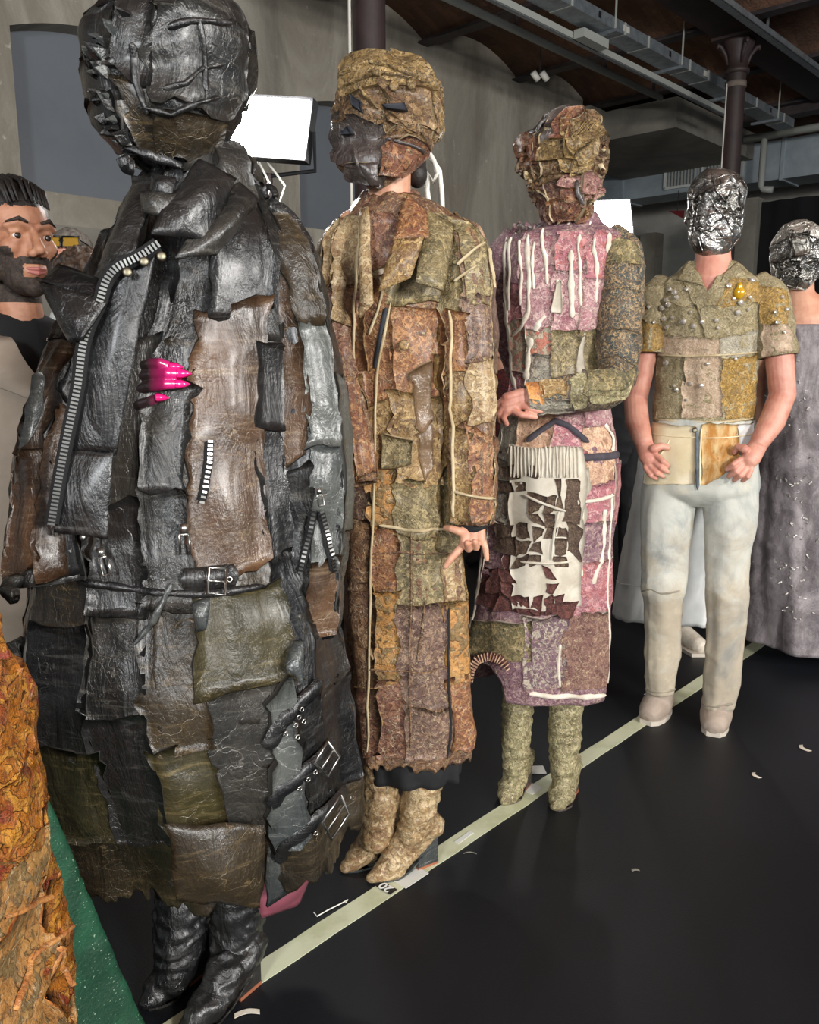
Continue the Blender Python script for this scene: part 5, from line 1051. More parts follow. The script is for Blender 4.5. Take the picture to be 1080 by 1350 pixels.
# printed stone-ruin panel: white ground, brown blocks standing proud, pale rib above
px_patch(dress, rect(676, 588, 766, 800), 'white_ground', [M['white'], M['bone']], dro, .012, .02, .003, .012)
for i in range(20):
    x = 678+i*4.3; ribbon(dress, [(x, 590), (x, 608), (x, 628)], .0062, 'knit_rib', M['white'], dro, .020, 8, .05, .004)
rb = random.Random(21); blocks = []
gx = [660, 679, 698, 716, 732, 745]; gy = [632, 652, 672, 690, 710, 728, 746, 764, 784, 804]
J = [[(gx[i]+rb.uniform(-5, 5), gy[j]+rb.uniform(-5, 5)) for i in range(len(gx))] for j in range(len(gy))]
white_cells = {(0, 2), (1, 0), (1, 1), (2, 0), (2, 1), (2, 4), (4, 3), (5, 3), (6, 1), (6, 2), (7, 1), (7, 2), (6, 4), (7, 4), (5, 0), (0, 3)}
for j in range(len(gy)-1):
    for i in range(len(gx)-1):
        if (j, i) in white_cells: continue
        q = np.array([J[j][i], J[j][i+1], J[j+1][i+1], J[j+1][i]]); cq = q.mean(axis=0); q = cq+(q-cq)*.88; blocks.append([tuple(p) for p in q])
blocks += [[(746, 634), (765, 637), (765, 690), (744, 684)], [(744, 690), (765, 694), (765, 736), (746, 728)], [(697, 612), (710, 614), (712, 630), (697, 628)], [(664, 616), (678, 612), (688, 628), (668, 632)], [(726, 794), (762, 790), (752, 814), (728, 808)], [(652, 750), (664, 752), (664, 780), (648, 778)]]
for i, q in enumerate(blocks): px_patch(dress, q, 'velvet_block', [M['choc'] if 600 < q[0][1] < 740 else M['maroon'], M['choc']], dro, .0135, .03, .001, .008, skirt=.004, flare=.001)
for pp in ([(736, 672), (730, 700), (726, 736)], [(694, 650), (720, 664), (745, 672)], [(690, 738), (720, 742), (750, 738)]): ribbon(dress, pp, .007, 'pale_vein', M['white'], dro, .024, 14, .2, .002)
# chevron and bands
ribbon(dress, [(696, 582), (712, 568), (732, 554), (748, 562), (774, 582)], .016, 'chevron', M['navyband'], dro, .012, 24, .1, .003)
ribbon(dress, [(759, 604), (785, 602), (812, 599)], .020, 'band', M['navyband'], dro, .012, 14, .1, .003)
ribbon(dress, [(768, 660), (790, 657), (806, 653)], .010, 'white_tape', M['bone'], dro, .012, 14, .2, .004)
# raw white seams running down the bodice
seams = [[(670, 320), (668, 370), (672, 430), (676, 480), (682, 515)], [(676, 315), (674, 360), (673, 410)], [(687, 318), (690, 360), (688, 402)], [(697, 312), (699, 360), (698, 410), (690, 430), (678, 442)], [(717, 305), (720, 340), (722, 375)], [(705, 320), (703, 350), (705, 380)], [(752, 330), (752, 370), (753, 420)], [(765, 310), (764, 350), (764, 385), (766, 405)], [(784, 312), (786, 350), (785, 400)], [(802, 308), (803, 340), (800, 375)], [(736, 370), (735, 390), (731, 410)], [(770, 440), (766, 470), (762, 492)], [(700, 446), (697, 470), (695, 500)], [(663, 400), (666, 440), (672, 470), (679, 510)], [(797, 430), (792, 460), (789, 490)], [(720, 415), (712, 425), (706, 435)], [(796, 560), (806, 575), (806, 595)], [(768, 660), (766, 700), (765, 760)], [(796, 670), (795, 720), (780, 768)], [(738, 850), (736, 880), (738, 905)], [(805, 650), (802, 720), (800, 800), (799, 900)], [(622, 830), (634, 770), (640, 710)]]
for i, pp in enumerate(seams): ribbon(dress, pp, .009 if i % 3 else .014, 'raw_seam', M['bone'], dro, .008, 30, .6, .0028)
px_patch(dress, [(735, 372), (741, 370), (739, 412), (727, 412)], 'torn_opening', [M['white'], M['bone']], dro, .010, .02, .004, .008)
px_patch(dress, [(768, 438), (771, 438), (769, 492), (758, 492)], 'torn_opening', [M['white'], M['bone']], dro, .010, .02, .004, .008)
# high neck
nk = Loft(f3, rows(f3, [(276, 722, 778, .9, .02), (292, 716, 784, .85, .02), (306, 708, 792, .8, .02)]), crumple(.006, 16, 5)); nk.build('neckband', M['pink'], dro, 50, 12, thick=.005)
for x in (722, 730, 742, 752, 762, 772, 780): ribbon(nk, [(x, 280), (x-2, 292), (x-4, 304)], .007, 'raw_seam', M['bone'], dro, .005, 10, .5, .003)
# arms: right one folded across the waist, left one hanging behind
SR3 = Loft(f3, limb(f3, [(800, 314, 20, .02), (818, 335, 25, .0), (818, 400, 27, -.02), (815, 460, 26, -.05), (812, 492, 25, -.08), (800, 510, 24, -.13), (768, 516, 23, -.19), (730, 521, 21, -.22), (694, 526, 18, -.235)]), fold(3, .003, .3, 28, .004, 18))
SR3.build('sleeve', M['dkfloral'], dro, 36, 90, thick=.004)
for q, mt in (([(796, 318), (838, 320), (842, 350), (794, 352)], 'olatt'), ([(792, 350), (842, 348), (842, 385), (790, 388)], 'dkfloral'), ([(786, 385), (842, 384), (842, 440), (784, 442)], 'dkfloral'), ([(786, 440), (840, 440), (838, 482), (790, 478)], 'dkfloral'), ([(770, 478), (836, 482), (826, 520), (768, 520)], 'olatt'), ([(746, 500), (772, 496), (772, 536), (746, 540)], 'lime'), ([(710, 502), (748, 500), (748, 522), (714, 524)], 'ochre'), ([(682, 506), (714, 506), (716, 530), (682, 530)], 'orange'), ([(690, 528), (750, 524), (760, 540), (696, 546)], 'greyfl'), ([(776, 512), (832, 500), (824, 524), (780, 532)], 'lime')):
    px_patch(SR3, q, 'jacquard_panel', [M[mt], M['bone']], dro, .004, .02, .003, .012, flare=.002)
SL3 = Loft(f3, limb(f3, [(684, 314, 18, .02), (666, 335, 20, .02), (664, 390, 18, .06), (672, 450, 17, .10), (690, 500, 16, .13)]), fold(3, .003, .3, 21, .004, 18)); SL3.build('sleeve', M['mauve'], dro, 32, 50, thick=.004)
for k in range(9):
    p = f3.L(676+k*4.2, 308-rr.uniform(0, 6), -.02); strip('frayed_scrap', [p, p+np.array([.006, -.01, .012]), p+np.array([rr.uniform(-.01, .015), -.01, .02])], .006, M['mk_dark'] if k % 2 else M['mauve'], dro, .003, f3)
# hand
FH = Flesh(); D = -.245
FH.limb(fp(f3, (712, 522, -.225), (692, 526, -.24)), [.024, .022], 16, ((0, 1, 0), .8))
for a, b_, r in (((690, 518), (668, 524), .013), ((690, 526), (666, 534), .014), ((688, 533), (668, 542), .013)): FH.limb(fp(f3, (*a, D), (*b_, D-.012)), [r, r*.95])
FH.limb(fp(f3, (666, 526, D-.012), (656, 534, D-.006), (656, 546, D+.006)), [.0095, .009, .0075]); FH.limb(fp(f3, (665, 534, D-.014), (658, 545, D-.012), (660, 555, D)), [.0095, .009, .0075]); FH.limb(fp(f3, (668, 541, D-.014), (664, 551, D-.014), (668, 559, D-.004)), [.009, .0085, .007])
FH.limb(fp(f3, (676, 541, D-.012), (688, 547, D-.02), (698, 548, D-.02), (706, 550, D-.014)), [.0095, .009, .0085, .007]); FH.limb(fp(f3, (688, 533, D-.004), (698, 538, D-.014), (708, 541, D-.012), (713, 542, D-.008)), [.011, .0098, .0085, .0065])
hm = FH.fuse(.0022, 4)
plain_body(f3, (744, 165), [f3.L(682, 960), f3.L(746, 960)], mat=M['skin_pk'], hand_parts=[hm], sh=.09)
# mask: ragged bark-like layers
mk3 = Loft(f3, rows(f3, [(294, 734, 752, .9, -.03), (282, 716, 770, .9, -.03), (260, 706, 781, .92, -.02), (235, 696, 790, .95), (210, 691, 795, .95), (190, 694, 794, .95), (172, 706, 786, .9), (158, 722, 780, .85), (151, 740, 768, .8)]), crumple(.014, 16, 61, .007, 40))
mo = mk3.build('mask', M['mk_choc'], f3.o, 100, 90, True, True); mo['label'] = 'ragged brown mask of torn bark-like leather scraps'
S = [(750, 190, M['mk_gold']), (730, 200, M['mk_gold']), (710, 230, M['mk_choc']), (700, 210, M['mk_rust']), (745, 240, M['mk_plum']), (720, 260, M['mk_plum']), (745, 275, M['mk_rust']), (770, 235, M['mk_pink']), (785, 210, M['mk_choc']), (780, 180, M['mk_choc']), (715, 170, M['mk_dark']), (765, 215, M['mk_gold'])]
tile(mk3, (.2, .8), (.05, .95), 8, 7, S, 'leather_scrap', mo, M['cream'], .4, off=.003, rag=.07, curl=.016, step=.010, flare=.002)
for q, mt in (([(732, 150), (762, 152), (752, 185), (728, 190)], 'mk_rust'), ([(740, 178), (784, 166), (786, 184), (752, 202)], 'mk_gold'), ([(755, 200), (782, 190), (774, 224), (752, 236)], 'mk_gold'), ([(728, 262), (762, 262), (758, 290), (736, 294)], 'mk_rust'), ([(704, 252), (726, 262), (736, 292), (716, 284)], 'mk_plum'), ([(762, 228), (784, 226), (776, 256), (762, 256)], 'mk_pink')):
    px_patch(mk3, q, 'leather_scrap', [M[mt], M['cream']], mo, .014, .03, .008, .008, flare=.002)
for i in range(7): ribbon(mk3, [(752+i*4, 184-i*1.5), (762+i*3.5, 174-i*1.0), (770+i*2.5, 166+i*.6)], .004, 'pleat', M['mk_gold'], mo, .022, 8, .1, .004)
ribbon(mk3, [(758, 240), (760, 258), (764, 268)], .014, 'cloth_scrap', M['mk_dark'], mo, .022, 10, .4, .002)
m = MB(); m.tube(fp(f3, (711, 184, -.05), (709, 172, -.06), (714, 161, -.06), (724, 156, -.06), (732, 158, -.06)), .006, 8); m.tube(fp(f3, (713, 184, -.06), (722, 182, -.07), (727, 174, -.07), (724, 168, -.07)), .004, 8); m.build('cord', M['mk_dark'], mo, True)
for k in range(26):
    a = rr.uniform(190, 280); sd = rr.choice((0, 1)); lim = np.interp(a, [185, 210, 235, 260, 285], [[696, 691, 697, 707, 720], [793, 795, 789, 780, 768]][sd]); p, n = mk3.at(lim+(3 if sd == 0 else -3), a, .0)
    strip('frayed_scrap', [p, p+n*.010+np.array([0, 0, .004]), p+n*.016+np.array([0, rr.uniform(-.01, .01), rr.uniform(-.016, .012)])], rr.uniform(.004, .009), M[rr.choice(['mk_choc', 'mk_gold', 'mk_rust', 'cream'])], mo, .003, f3)
# boots
boot(f3, f3.L(684, 895, .0), f3.L(680, 1000, -.02), f3.G(690, 1032), f3.G(664, 1062), .046, .038, M['lime'], M['mk_dark'], hh=.06)
boot(f3, f3.L(748, 900, .0), f3.L(744, 1000, -.02), f3.G(752, 1040), f3.G(732, 1070), .052, .042, M['lime'], M['mk_dark'], hh=.06)
# ------------------------------------------------------------------ figure in the beaded shirt and bleached jeans
def solid(F_, lf, nu=40, nt=50):
    """closed copy of a loft for fusing"""
    T, U = np.meshgrid(np.linspace(0, 1, nt+1), np.linspace(0, 1, nu, endpoint=False), indexing='ij'); P, _ = lf.ev(U, T); V = list(P); n = nu
    Fc = [(i*n+k, (i+1)*n+k, (i+1)*n+(k+1) % n, i*n+(k+1) % n) for i in range(nt) for k in range(n)]+[tuple(range(n)), tuple(reversed([nt*n+k for k in range(n)]))]
    F_.m.add(V, Fc)
f4 = Fig('person', base(905, 954), 'person in a jewelled short sleeved shirt and bleached jeans with silver foil mask')
sh = Loft(f4, rows(f4, [(346, 906, 970, .85, .02), (358, 892, 984, .75, .02), (372, 872, 1004, .64, .01), (392, 864, 1010, .6), (430, 866, 1004, .58), (480, 866, 1000, .58), (530, 864, 996, .58), (556, 862, 994, .58)]), fold(4, .005, 1., 71, .004, 16))
def vneck(U, T):
    k = np.clip(1-T/.32, 0, 1); x = np.clip(1-np.abs(U-.492)/.055, 0, 1); return U, T+k*x*.20
so = sh.build('shirt', M['sage'], f4.o, 120, 90, edge=vneck, thick=.004); so['label'] = 'sage and mustard lace patchwork shirt studded with crystals'
S4 = [(890, 390, M['sage']), (900, 430, M['sage']), (930, 420, M['sage']), (970, 380, M['mustard']), (990, 375, M['mustard']), (975, 420, M['sage']), (900, 450, M['blush']), (930, 450, M['blush']), (975, 450, M['lgrey']), (885, 490, M['sage']), (915, 500, M['blush']), (975, 490, M['mustard']), (975, 530, M['mustard']), (890, 530, M['citron']), (925, 530, M['sage']), (945, 510, M['blush'])]
for q in ([(870, 400), (925, 402), (925, 445), (868, 442)], [(925, 402), (1000, 396), (1000, 436), (925, 446)], [(868, 442), (950, 446), (950, 470), (868, 468)], [(950, 440), (1000, 436), (998, 468), (950, 470)], [(866, 468), (902, 470), (902, 552), (864, 550)], [(902, 470), (952, 470), (952, 552), (902, 553)], [(952, 470), (998, 466), (994, 548), (952, 552)], [(872, 374), (900, 366), (920, 404), (868, 402)], [(962, 366), (1000, 372), (1002, 400), (948, 404)]):
    c = np.mean(np.array(q), axis=0); mt = min(S4, key=lambda s_: (s_[0]-c[0])**2+(s_[1]-c[1])**2)[2]
    px_patch(sh, q, 'lace_panel', [mt, mt], so, .001, .03, .002, .012, skirt=.003, flare=.001)
SL4 = Loft(f4, limb(f4, [(880, 374, 16, .02), (866, 392, 20, .0), (860, 430, 20, -.01), (857, 466, 20, -.02)]), crumple(.004, 18, 3)); SR4 = Loft(f4, limb(f4, [(996, 372, 16, .02), (1014, 390, 20, .0), (1022, 430, 21, -.01), (1026, 470, 21, -.02)]), crumple(.004, 18, 6))
for lf, a, b_ in ((SL4, [(846, 380), (884, 380), (880, 425), (842, 425)], [(842, 425), (880, 425), (876, 464), (838, 464)]), (SR4, [(1000, 380), (1036, 382), (1042, 428), (1002, 428)], [(1002, 428), (1042, 428), (1046, 468), (1006, 468)])):
    lf.build('sleeve', M['sage'], so, 36, 30, thick=.004)
    for q, mt in ((a, 'sage' if lf is SL4 else 'mustard'), (b_, 'mustard' if lf is SL4 else 'blush')): px_patch(lf, q, 'lace_panel', [M[mt], M[mt]], so, .001, .03, .002, .012, skirt=.003, flare=.001)
rr = random.Random(12)
gems = [(884, 382), (893, 392), (882, 402), (874, 406), (890, 386), (907, 382), (912, 411), (898, 425), (888, 418), (881, 431), (925, 424), (944, 422), (902, 424), (879, 395), (961, 378), (990, 370), (986, 408), (975, 398), (987, 392), (972, 412), (880, 478), (890, 508), (910, 505), (925, 508), (906, 527), (893, 514), (969, 473), (946, 432), (876, 420), (934, 480), (966, 394), (915, 430)]
for x, y in gems:
    r = rr.choice((.0055, .0075, .009)); p, n = sh.at(x, y, .004); MB().disc(p, n, r, r*.9, 9, .3).build('crystal', M['gem'], so)
for lf, pts in ((SR4, [(1022, 412), (1030, 392), (1024, 425), (1034, 438), (1036, 408)]), (SL4, [(856, 405), (862, 425)])):
    for x, y in pts: p, n = lf.at(x, y, .004); MB().disc(p, n, .006, .006, 9, .3).build('crystal', M['gem'], so)
p, n = sh.at(974, 386, .006); FA_ = Flesh().ell(p, (.017, .009, .02)).ell(p+np.array([0, 0, .018]), (.009, .007, .014)); link('amber_drop', FA_.fuse(.002, 2), M['amber'], so)
for q, sd in (([(906, 346), (922, 360), (926, 376), (892, 368)], 3), ([(972, 346), (956, 360), (946, 378), (986, 366)], 5)): sheet('collar', f4, [f4.L(*q[0], -.03), f4.L(*q[1], -.075), f4.L(*q[2], -.10), f4.L(*q[3], -.07)], M['sage'], so, 8, .006, .001, .005, sd)
for pp in ([(868, 468), (910, 470), (960, 468), (998, 464)], [(864, 552), (905, 556), (950, 556), (993, 550)]): ribbon(sh, pp, .006, 'raw_seam', M['cream'], so, .004, 24, .6, .004)
# jeans
hip = Loft(f4, rows(f4, [(552, 862, 994, .6), (575, 858, 996, .64), (610, 850, 1000, .66), (640, 847, 999, .60), (664, 862, 982, .34)]), fold(4, .003, 1., 75))
lgL = Loft(f4, rows(f4, [(600, 852, 922, .78, 0), (645, 846, 919, .88, 0), (690, 843, 911, .95), (730, 843, 905, .95), (775, 847, 901, 1., -.02), (800, 850, 897, 1., -.01), (850, 849, 895, 1., .01), (885, 851, 891, 1.), (912, 853, 887, 1.)]), fold(3, .004, .2, 77, .003, 9))
lgR = Loft(f4, rows(f4, [(600, 918, 994, .78, 0), (645, 922, 998, .88, 0), (690, 929, 995, .95), (740, 932, 988, .95), (780, 932, 984, 1., -.02), (810, 932, 981, 1., -.01), (870, 929, 977, 1., .0), (905, 927, 970, 1.), (932, 928, 965, 1.)]), fold(3, .004, .2, 79, .003, 9))
F_ = Flesh(); solid(F_, hip); solid(F_, lgL); solid(F_, lgR); me = F_.fuse(.006, 3); V, _ = mdata(me); n = mnormals(me)
me.vertices.foreach_set('co', (V+n*((.004*ridge((V+np.array([[0, 0, .5]])*V[:, :1])*np.array([1, 1, .8]), 7, 4, 2)+.0015*ridge(V, 15, 8, 2))*np.clip((1.0-V[:, 2])*3, .2, 1))[:, None]).ravel())
b = NB('bleached_to_dusty_denim'); v = b.coords(False); z_ = b.n('SeparateXYZ', i0=v).outputs[2]; q = b.noise(b.n('Mapping', Vector=v, Scale=(1, 1, .5)).outputs[0], 6, 6, .65, .6).outputs[0]
dz = b.math('ADD', b.math('MULTIPLY', b.noise(v, 5, 6, .7, .8).outputs[0], .9), b.math('MULTIPLY', z_, -.55))   # ground-in dust, cloudy edge
cz = b.mix(b.math('MULTIPLY', b.ss(dz, .0, .30), .8), s2l((190, 190, 180)), s2l((166, 150, 126)))
cz = b.mix(b.math('MULTIPLY', b.ss(q, .48, .7), .6), cz, s2l((104, 114, 120))); cz = b.mix(b.math('MULTIPLY', b.ss(b.noise(v, 11, 5).outputs[0], .54, .7), .4), cz, s2l((206, 196, 170)))
M['jeans'] = b.P(Base_Color=cz, Roughness=.85, Normal=b.bump(b.math('ADD', b.noise(v, 28, 5).outputs[0], b.math('MULTIPLY', b.noise(v, 600, 2).outputs[0], .3)), .45, .005))
jo = link('jeans', me, M['jeans'], f4.o); jo['label'] = 'bleached wide jeans with cream and rust painted hips'
px_patch(hip, [(862, 558), (918, 562), (916, 637), (850, 638)], 'painted_panel', [M['denim_b'], M['cream']], jo, .006, .01, .002, .014)
px_patch(hip, [(924, 562), (970, 560), (976, 600), (924, 638)], 'painted_panel', [M['rusty'], M['cream']], jo, .006, .03, .002, .012)
px_patch(hip, [(970, 560), (992, 556), (996, 600), (974, 600)], 'painted_panel', [M['shirt_w'], M['cream']], jo, .005, .02, .002, .014)
for pp, w_, mt in (([(919, 564), (918, 590), (919, 620), (920, 645)], .016, 'denim_dark'), ([(924, 566), (923, 600), (924, 640)], .008, 'denim_b'), ([(862, 572), (890, 576), (918, 577)], .006, 'denim_b'), ([(924, 578), (955, 577), (992, 572)], .006, 'denim_b'), ([(884, 580), (878, 592), (872, 600)], .006, 'denim_b')): ribbon(hip, pp, w_*.7, 'fly' if mt == 'denim_dark' else 'seam', M[mt], jo, .009, 20, .25, .003)
for lf, pp in ((lgL, [(850, 908), (870, 912), (890, 908)]), (lgR, [(926, 928), (946, 931), (966, 927)]), (lgL, [(846, 780), (858, 776), (870, 782), (896, 778)])): ribbon(lf, pp, .010, 'hem_fold', M['denim_d'], jo, .004, 16, .2, .004)
p, n = hip.at(916, 568, .012); MB().disc(p, n, .008, .004, 12).build('button', M['brass'], jo, True)
# white tail worn under the shirt and hanging behind
wt = Loft(f4, rows(f4, [(546, 866, 992, .5, .01), (560, 862, 994, .56)]), None); wt.build('undershirt_hem', M['shirt_w'], f4.o, 60, 6, thick=.003)
tl = Loft(f4, rows(f4, [(480, 850, 980, .3, .10), (560, 846, 985, .32, .13), (640, 836, 975, .34, .18), (720, 822, 950, .36, .22), (790, 810, 934, .38, .24), (818, 806, 926, .38, .25)]), fold(6, .012, .6, 91, .003, 14))
to = tl.build('white_tail', M['shirt_w'], f4.o, 110, 60, thick=.003, u0=-.02, u1=1.0); to['label'] = 'long white cotton tail hanging behind the jeans'
ribbon(tl, [(812, 765), (840, 772), (870, 778), (900, 780)], .006, 'hem_fold', M['shirt_w'], to, .003, 16, .1, .003)
# flesh: chest, neck, arms, hands with thumbs hooked in the pockets
FN = Flesh(); FN.limb(fp(f4, (940, 300, .0), (940, 340, -.005), (938, 366, -.015), (936, 400, -.005)), [.052, .056, .070, .075], 18); FN.limb(fp(f4, (895, 386, .02), (985, 384, .02)), [.04, .04]); FN.limb(fp(f4, (912, 378, -.025), (932, 384, -.052), (955, 378, -.025)), [.036, .038, .036])
FN.limb(fp(f4, (930, 380, -.03), (932, 410, -.05)), [.05, .05])
AL = Flesh(); AL.limb(fp(f4, (864, 395, .0), (850, 470, -.01), (838, 525, -.01), (840, 555, -.05), (849, 584, -.10)), [.044, .043, .040, .040, .030], 18)
def hand4(AL, wr, palm, fingers, thumb, D=-.13):
    AL.limb(fp(f4, (*wr, -.10), (*palm, D)), [.029, .031], 16, ((0, 1, 0), .75))
    for f_ in fingers:
        a, b_, c = f_[:3]; r = f_[3] if len(f_) > 3 else .0098
        AL.limb(fp(f4, (*palm, D), (*a, D-.012), (*b_, D-.026), (*c, D-.010)), [.013, r*1.05, r*.98, r*.8])
    AL.limb(fp(f4, *[(x, y, D-.012+i*.012) for i, (x, y) in enumerate(thumb)]), [.015, .0125, .010])
hand4(AL, (850, 586), (855, 603), [((865, 600), (874, 608), (881, 614)), ((862, 608), (872, 617), (880, 622)), ((857, 614), (866, 624), (874, 628)), ((851, 617), (858, 627), (865, 631), .0088)], [(862, 592), (872, 588), (880, 590)])
AR = Flesh(); AR.limb(fp(f4, (1016, 395, .0), (1028, 472, -.01), (1032, 520, -.01), (1018, 556, -.05), (1002, 582, -.10)), [.046, .044, .042, .041, .031], 18)
hand4(AR, (1000, 586), (990, 604), [((976, 606), (967, 612), (958, 619)), ((978, 612), (970, 621), (961, 628)), ((983, 618), (976, 627), (968, 633)), ((990, 620), (986, 629), (979, 634), .0088)], [(982, 592), (973, 589), (968, 596)])
plain_body(f4, (944, 232), [f4.L(872, 860), f4.L(953, 880)], mat=M['skin_pk'], hand_parts=[FN.fuse(.004, 5), AL.fuse(.0028, 4), AR.fuse(.0028, 4)], sh=.08)
# foil mask
mk4 = Loft(f4, rows(f4, [(341, 930, 950, .9, -.03), (332, 917, 960, .9, -.03), (314, 909, 972, .92, -.02), (285, 905, 980, .95), (260, 905, 983, .95), (240, 911, 978, .95), (228, 924, 966, .9), (222, 938, 954, .8)]), crumple(.006, 13, 81, .002, 40))
mo = mk4.build('mask', M['foil'], f4.o, 100, 90, True, True); mo['label'] = 'crumpled silver foil egg shaped mask'
for pp in ([(934, 256), (944, 274), (958, 290), (966, 306)], [(914, 250), (916, 280), (912, 310)], [(940, 228), (944, 250), (958, 268)], [(962, 232), (976, 262), (974, 300)], [(920, 300), (940, 316), (962, 312)]): ribbon(mk4, pp, .006, 'crease', M['foil'], mo, .008, 20, .5, .006)
# suede boots
def ugg(fg, top, heel, toe, r):
    F_ = Flesh(); top, heel, toe = map(lambda q: np.asarray(q, float), (top, heel, toe)); up = np.array([0, 0, 1]); fd = toe-heel; L = np.linalg.norm(fd); fd /= L
    F_.limb([top, heel+fd*.045+up*.06], [r, r*1.02], 18); F_.limb([heel+fd*.045+up*.05, heel+fd*L*.55+up*.05, heel+fd*(L-.04)+up*.038], [r*1.0, r*1.02, r*.9], 18)
    me = F_.fuse(.004, 4); V, _ = mdata(me); V[:, 2] = np.maximum(V[:, 2], .014); me.vertices.foreach_set('co', V.ravel()); o = link('boot', me, M['suede'], fg.o)
    s_ = np.array([-fd[1], fd[0], 0]); V = []; pts = [(-.0, .030), (.3, .042), (.6, .046), (.85, .040), (1.0, .022)]
    for z_ in (.001, .018):
        V += [heel+fd*L*x+s_*w_+up*z_ for x, w_ in pts]+[heel+fd*L*x-s_*w_+up*z_ for x, w_ in reversed(pts)]
    n2 = 10; mesh('sole', V, [(i, (i+1) % n2, n2+(i+1) % n2, n2+i) for i in range(n2)]+[tuple(range(n2-1, -1, -1)), tuple(range(n2, 2*n2))], M['sole'], o, False)
ugg(f4, f4.L(870, 905, .02), f4.G(876, 938), f4.G(851, 956), .050); ugg(f4, f4.L(946, 925, .0), f4.G(946, 945), f4.G(940, 972), .054)
# ------------------------------------------------------------------ figure in the silver gown
f5 = Fig('person', base(1078, 868), 'person in a strapless mottled silver grey gown with foil mask')
gw = Loft(f5, rows(f5, [(428, 1026, 1104, .68, .0), (450, 1024, 1106, .66), (500, 1014, 1114, .66), (540, 1008, 1122, .68), (620, 1000, 1136, .72), (720, 990, 1150, .76), (800, 984, 1162, .8), (846, 980, 1170, .8)]), fold(7, .022, 1.3, 95, .005, 9))
go = gw.build('gown', M['gown'], f5.o, 140, 110, thick=.006); go['label'] = 'floor length mottled silver gown flecked with sequins'
rr = random.Random(5)
for k in range(70):
    x = rr.gauss(1050, 16); y = rr.uniform(470, 820); 
    if x > 1078 or x < 1000: continue
    p, n = gw.at(x, y, .004); t = np.array([rr.uniform(-1, 1), 0, rr.uniform(-1, 1)]); t /= np.linalg.norm(t); s_ = np.cross(t, n); L_ = rr.uniform(.003, .010); m = MB(); m.box(p, t*L_, s_*L_*.35, n*.0015); m.build('sequin', M['foilw'], go)
FN = Flesh(); FN.limb(fp(f5, (1056, 350, .0), (1056, 385, .0), (1060, 420, .0), (1064, 470, 0)), [.050, .052, .085, .095], 18, ((0, 1, 0), .8)); FN.limb(fp(f5, (1016, 412, .02), (1060, 398, .01), (1108, 412, .02)), [.045, .05, .045])
for s_ in (-1, 1): FN.limb(fp(f5, (1062+s_*50, 414, .03), (1062+s_*62, 500, .07), (1062+s_*60, 580, .05), (1062+s_*56, 620, .02)), [.042, .036, .030, .03])
plain_body(f5, (1054, 300), [f5.G(1060, 868), f5.G(1096, 868)], mat=M['skin_lt'], hand_parts=[FN.fuse(.005, 5)], sh=.1)
mk5 = Loft(f5, rows(f5, [(382, 1040, 1062, .9, -.03), (374, 1028, 1072, .9, -.03), (356, 1020, 1080, .92, -.01), (335, 1018, 1086, .95), (315, 1021, 1086, .95), (300, 1032, 1080, .9), (291, 1046, 1066, .8)]), crumple(.009, 14, 88, .003, 40))
mo = mk5.build('mask', M['foilw'], f5.o, 90, 70, True, True); mo['label'] = 'smoked foil mask with a white crown'
for q, mt in (([(1020, 322), (1046, 308), (1050, 342), (1020, 348)], 'foil'), ([(1040, 308), (1066, 306), (1066, 336), (1044, 340)], 'foil2'), ([(1062, 308), (1086, 322), (1084, 350), (1060, 346)], 'foil'), ([(1020, 345), (1054, 340), (1054, 366), (1026, 370)], 'foil2'), ([(1052, 340), (1086, 346), (1078, 368), (1052, 368)], 'foil'), ([(1028, 364), (1074, 364), (1062, 381), (1040, 381)], 'foil2')): px_patch(mk5, q, 'foil_sheet', [M[mt], M['foil']], mo, .005, .03, .008, .008, flare=.002)
# ------------------------------------------------------------------ figure at the left edge, orange embossed skirt with green train
f0 = Fig('person', (-1.02, 1.16), 'person in an embossed orange leather gown with a green sequinned train')
g0 = Loft(f0, rows_r(f0, [(180, -150, .075, .85), (225, -42, .185, .5), (330, -40, .20, .55), (480, -90, .155, .66), (640, -70, .185, .66), (850, -2, .30, .6), (900, 18, .32, .6), (990, 28, .34, .6), (1100, 40, .36, .6), (1200, 56, .38, .6), (1300, 76, .40, .6), (1400, 84, .42, .6), (1505, 90, .44, .6)], -.25), fold(7, .010, 1.2, 101, .012, 9))
go = g0.build('gown', M['gold'], f0.o, 150, 190, thick=.006); go['label'] = 'orange and rust embossed leather gown with a crinkled edge'
tile(g0, (.3, .8), (.45, .97), 4, 5, [(0, 900, M['gold']), (40, 1100, M['gold']), (20, 1000, M['gold']), (30, 1250, M['gold']), (80, 1300, M['orangefl']), (0, 1200, M['orangefl'])], 'embossed_panel', go, M['orange'], .3, off=.003, rag=.05, curl=.006, step=.02)
for pp in ([(0, 1210), (30, 1190), (66, 1150)], [(10, 1330), (40, 1260), (62, 1220)], [(70, 1250), (80, 1280), (90, 1300)]): ribbon(g0, pp, .010, 'piping', M['orange'], go, .010, 20, .3, .005)
tr = Loft(f0, rows_r(f0, [(900, -8, .2, .1), (1005, 44, .22, .1), (1120, 92, .25, .1), (1250, 146, .29, .1), (1354, 192, .32, .1)], -.125), fold(4, .004, .6, 103, .002, 20)); to = tr.build('train', M['green'], f0.o, 90, 60, thick=.006); to['label'] = 'dark green sequinned train'
cx, cz = g0.C[0][0], g0.C[0][2]; B0 = Flesh().limb([(cx, -.25, cz+.16), (cx, -.25, cz-.05), (cx, -.25, cz-.35), (cx, -.25, .85)], [.05, .05, .085, .10], 18); B0.limb([(cx-.11, -.25, cz-.1), (cx+.11, -.25, cz-.1)], [.045, .045])
for k in (-1, 1): B0.limb([(cx+k*.09, -.25, .85), (cx+k*.10, -.25, .45), (cx+k*.10, -.25, .06)], [.075, .05, .035])
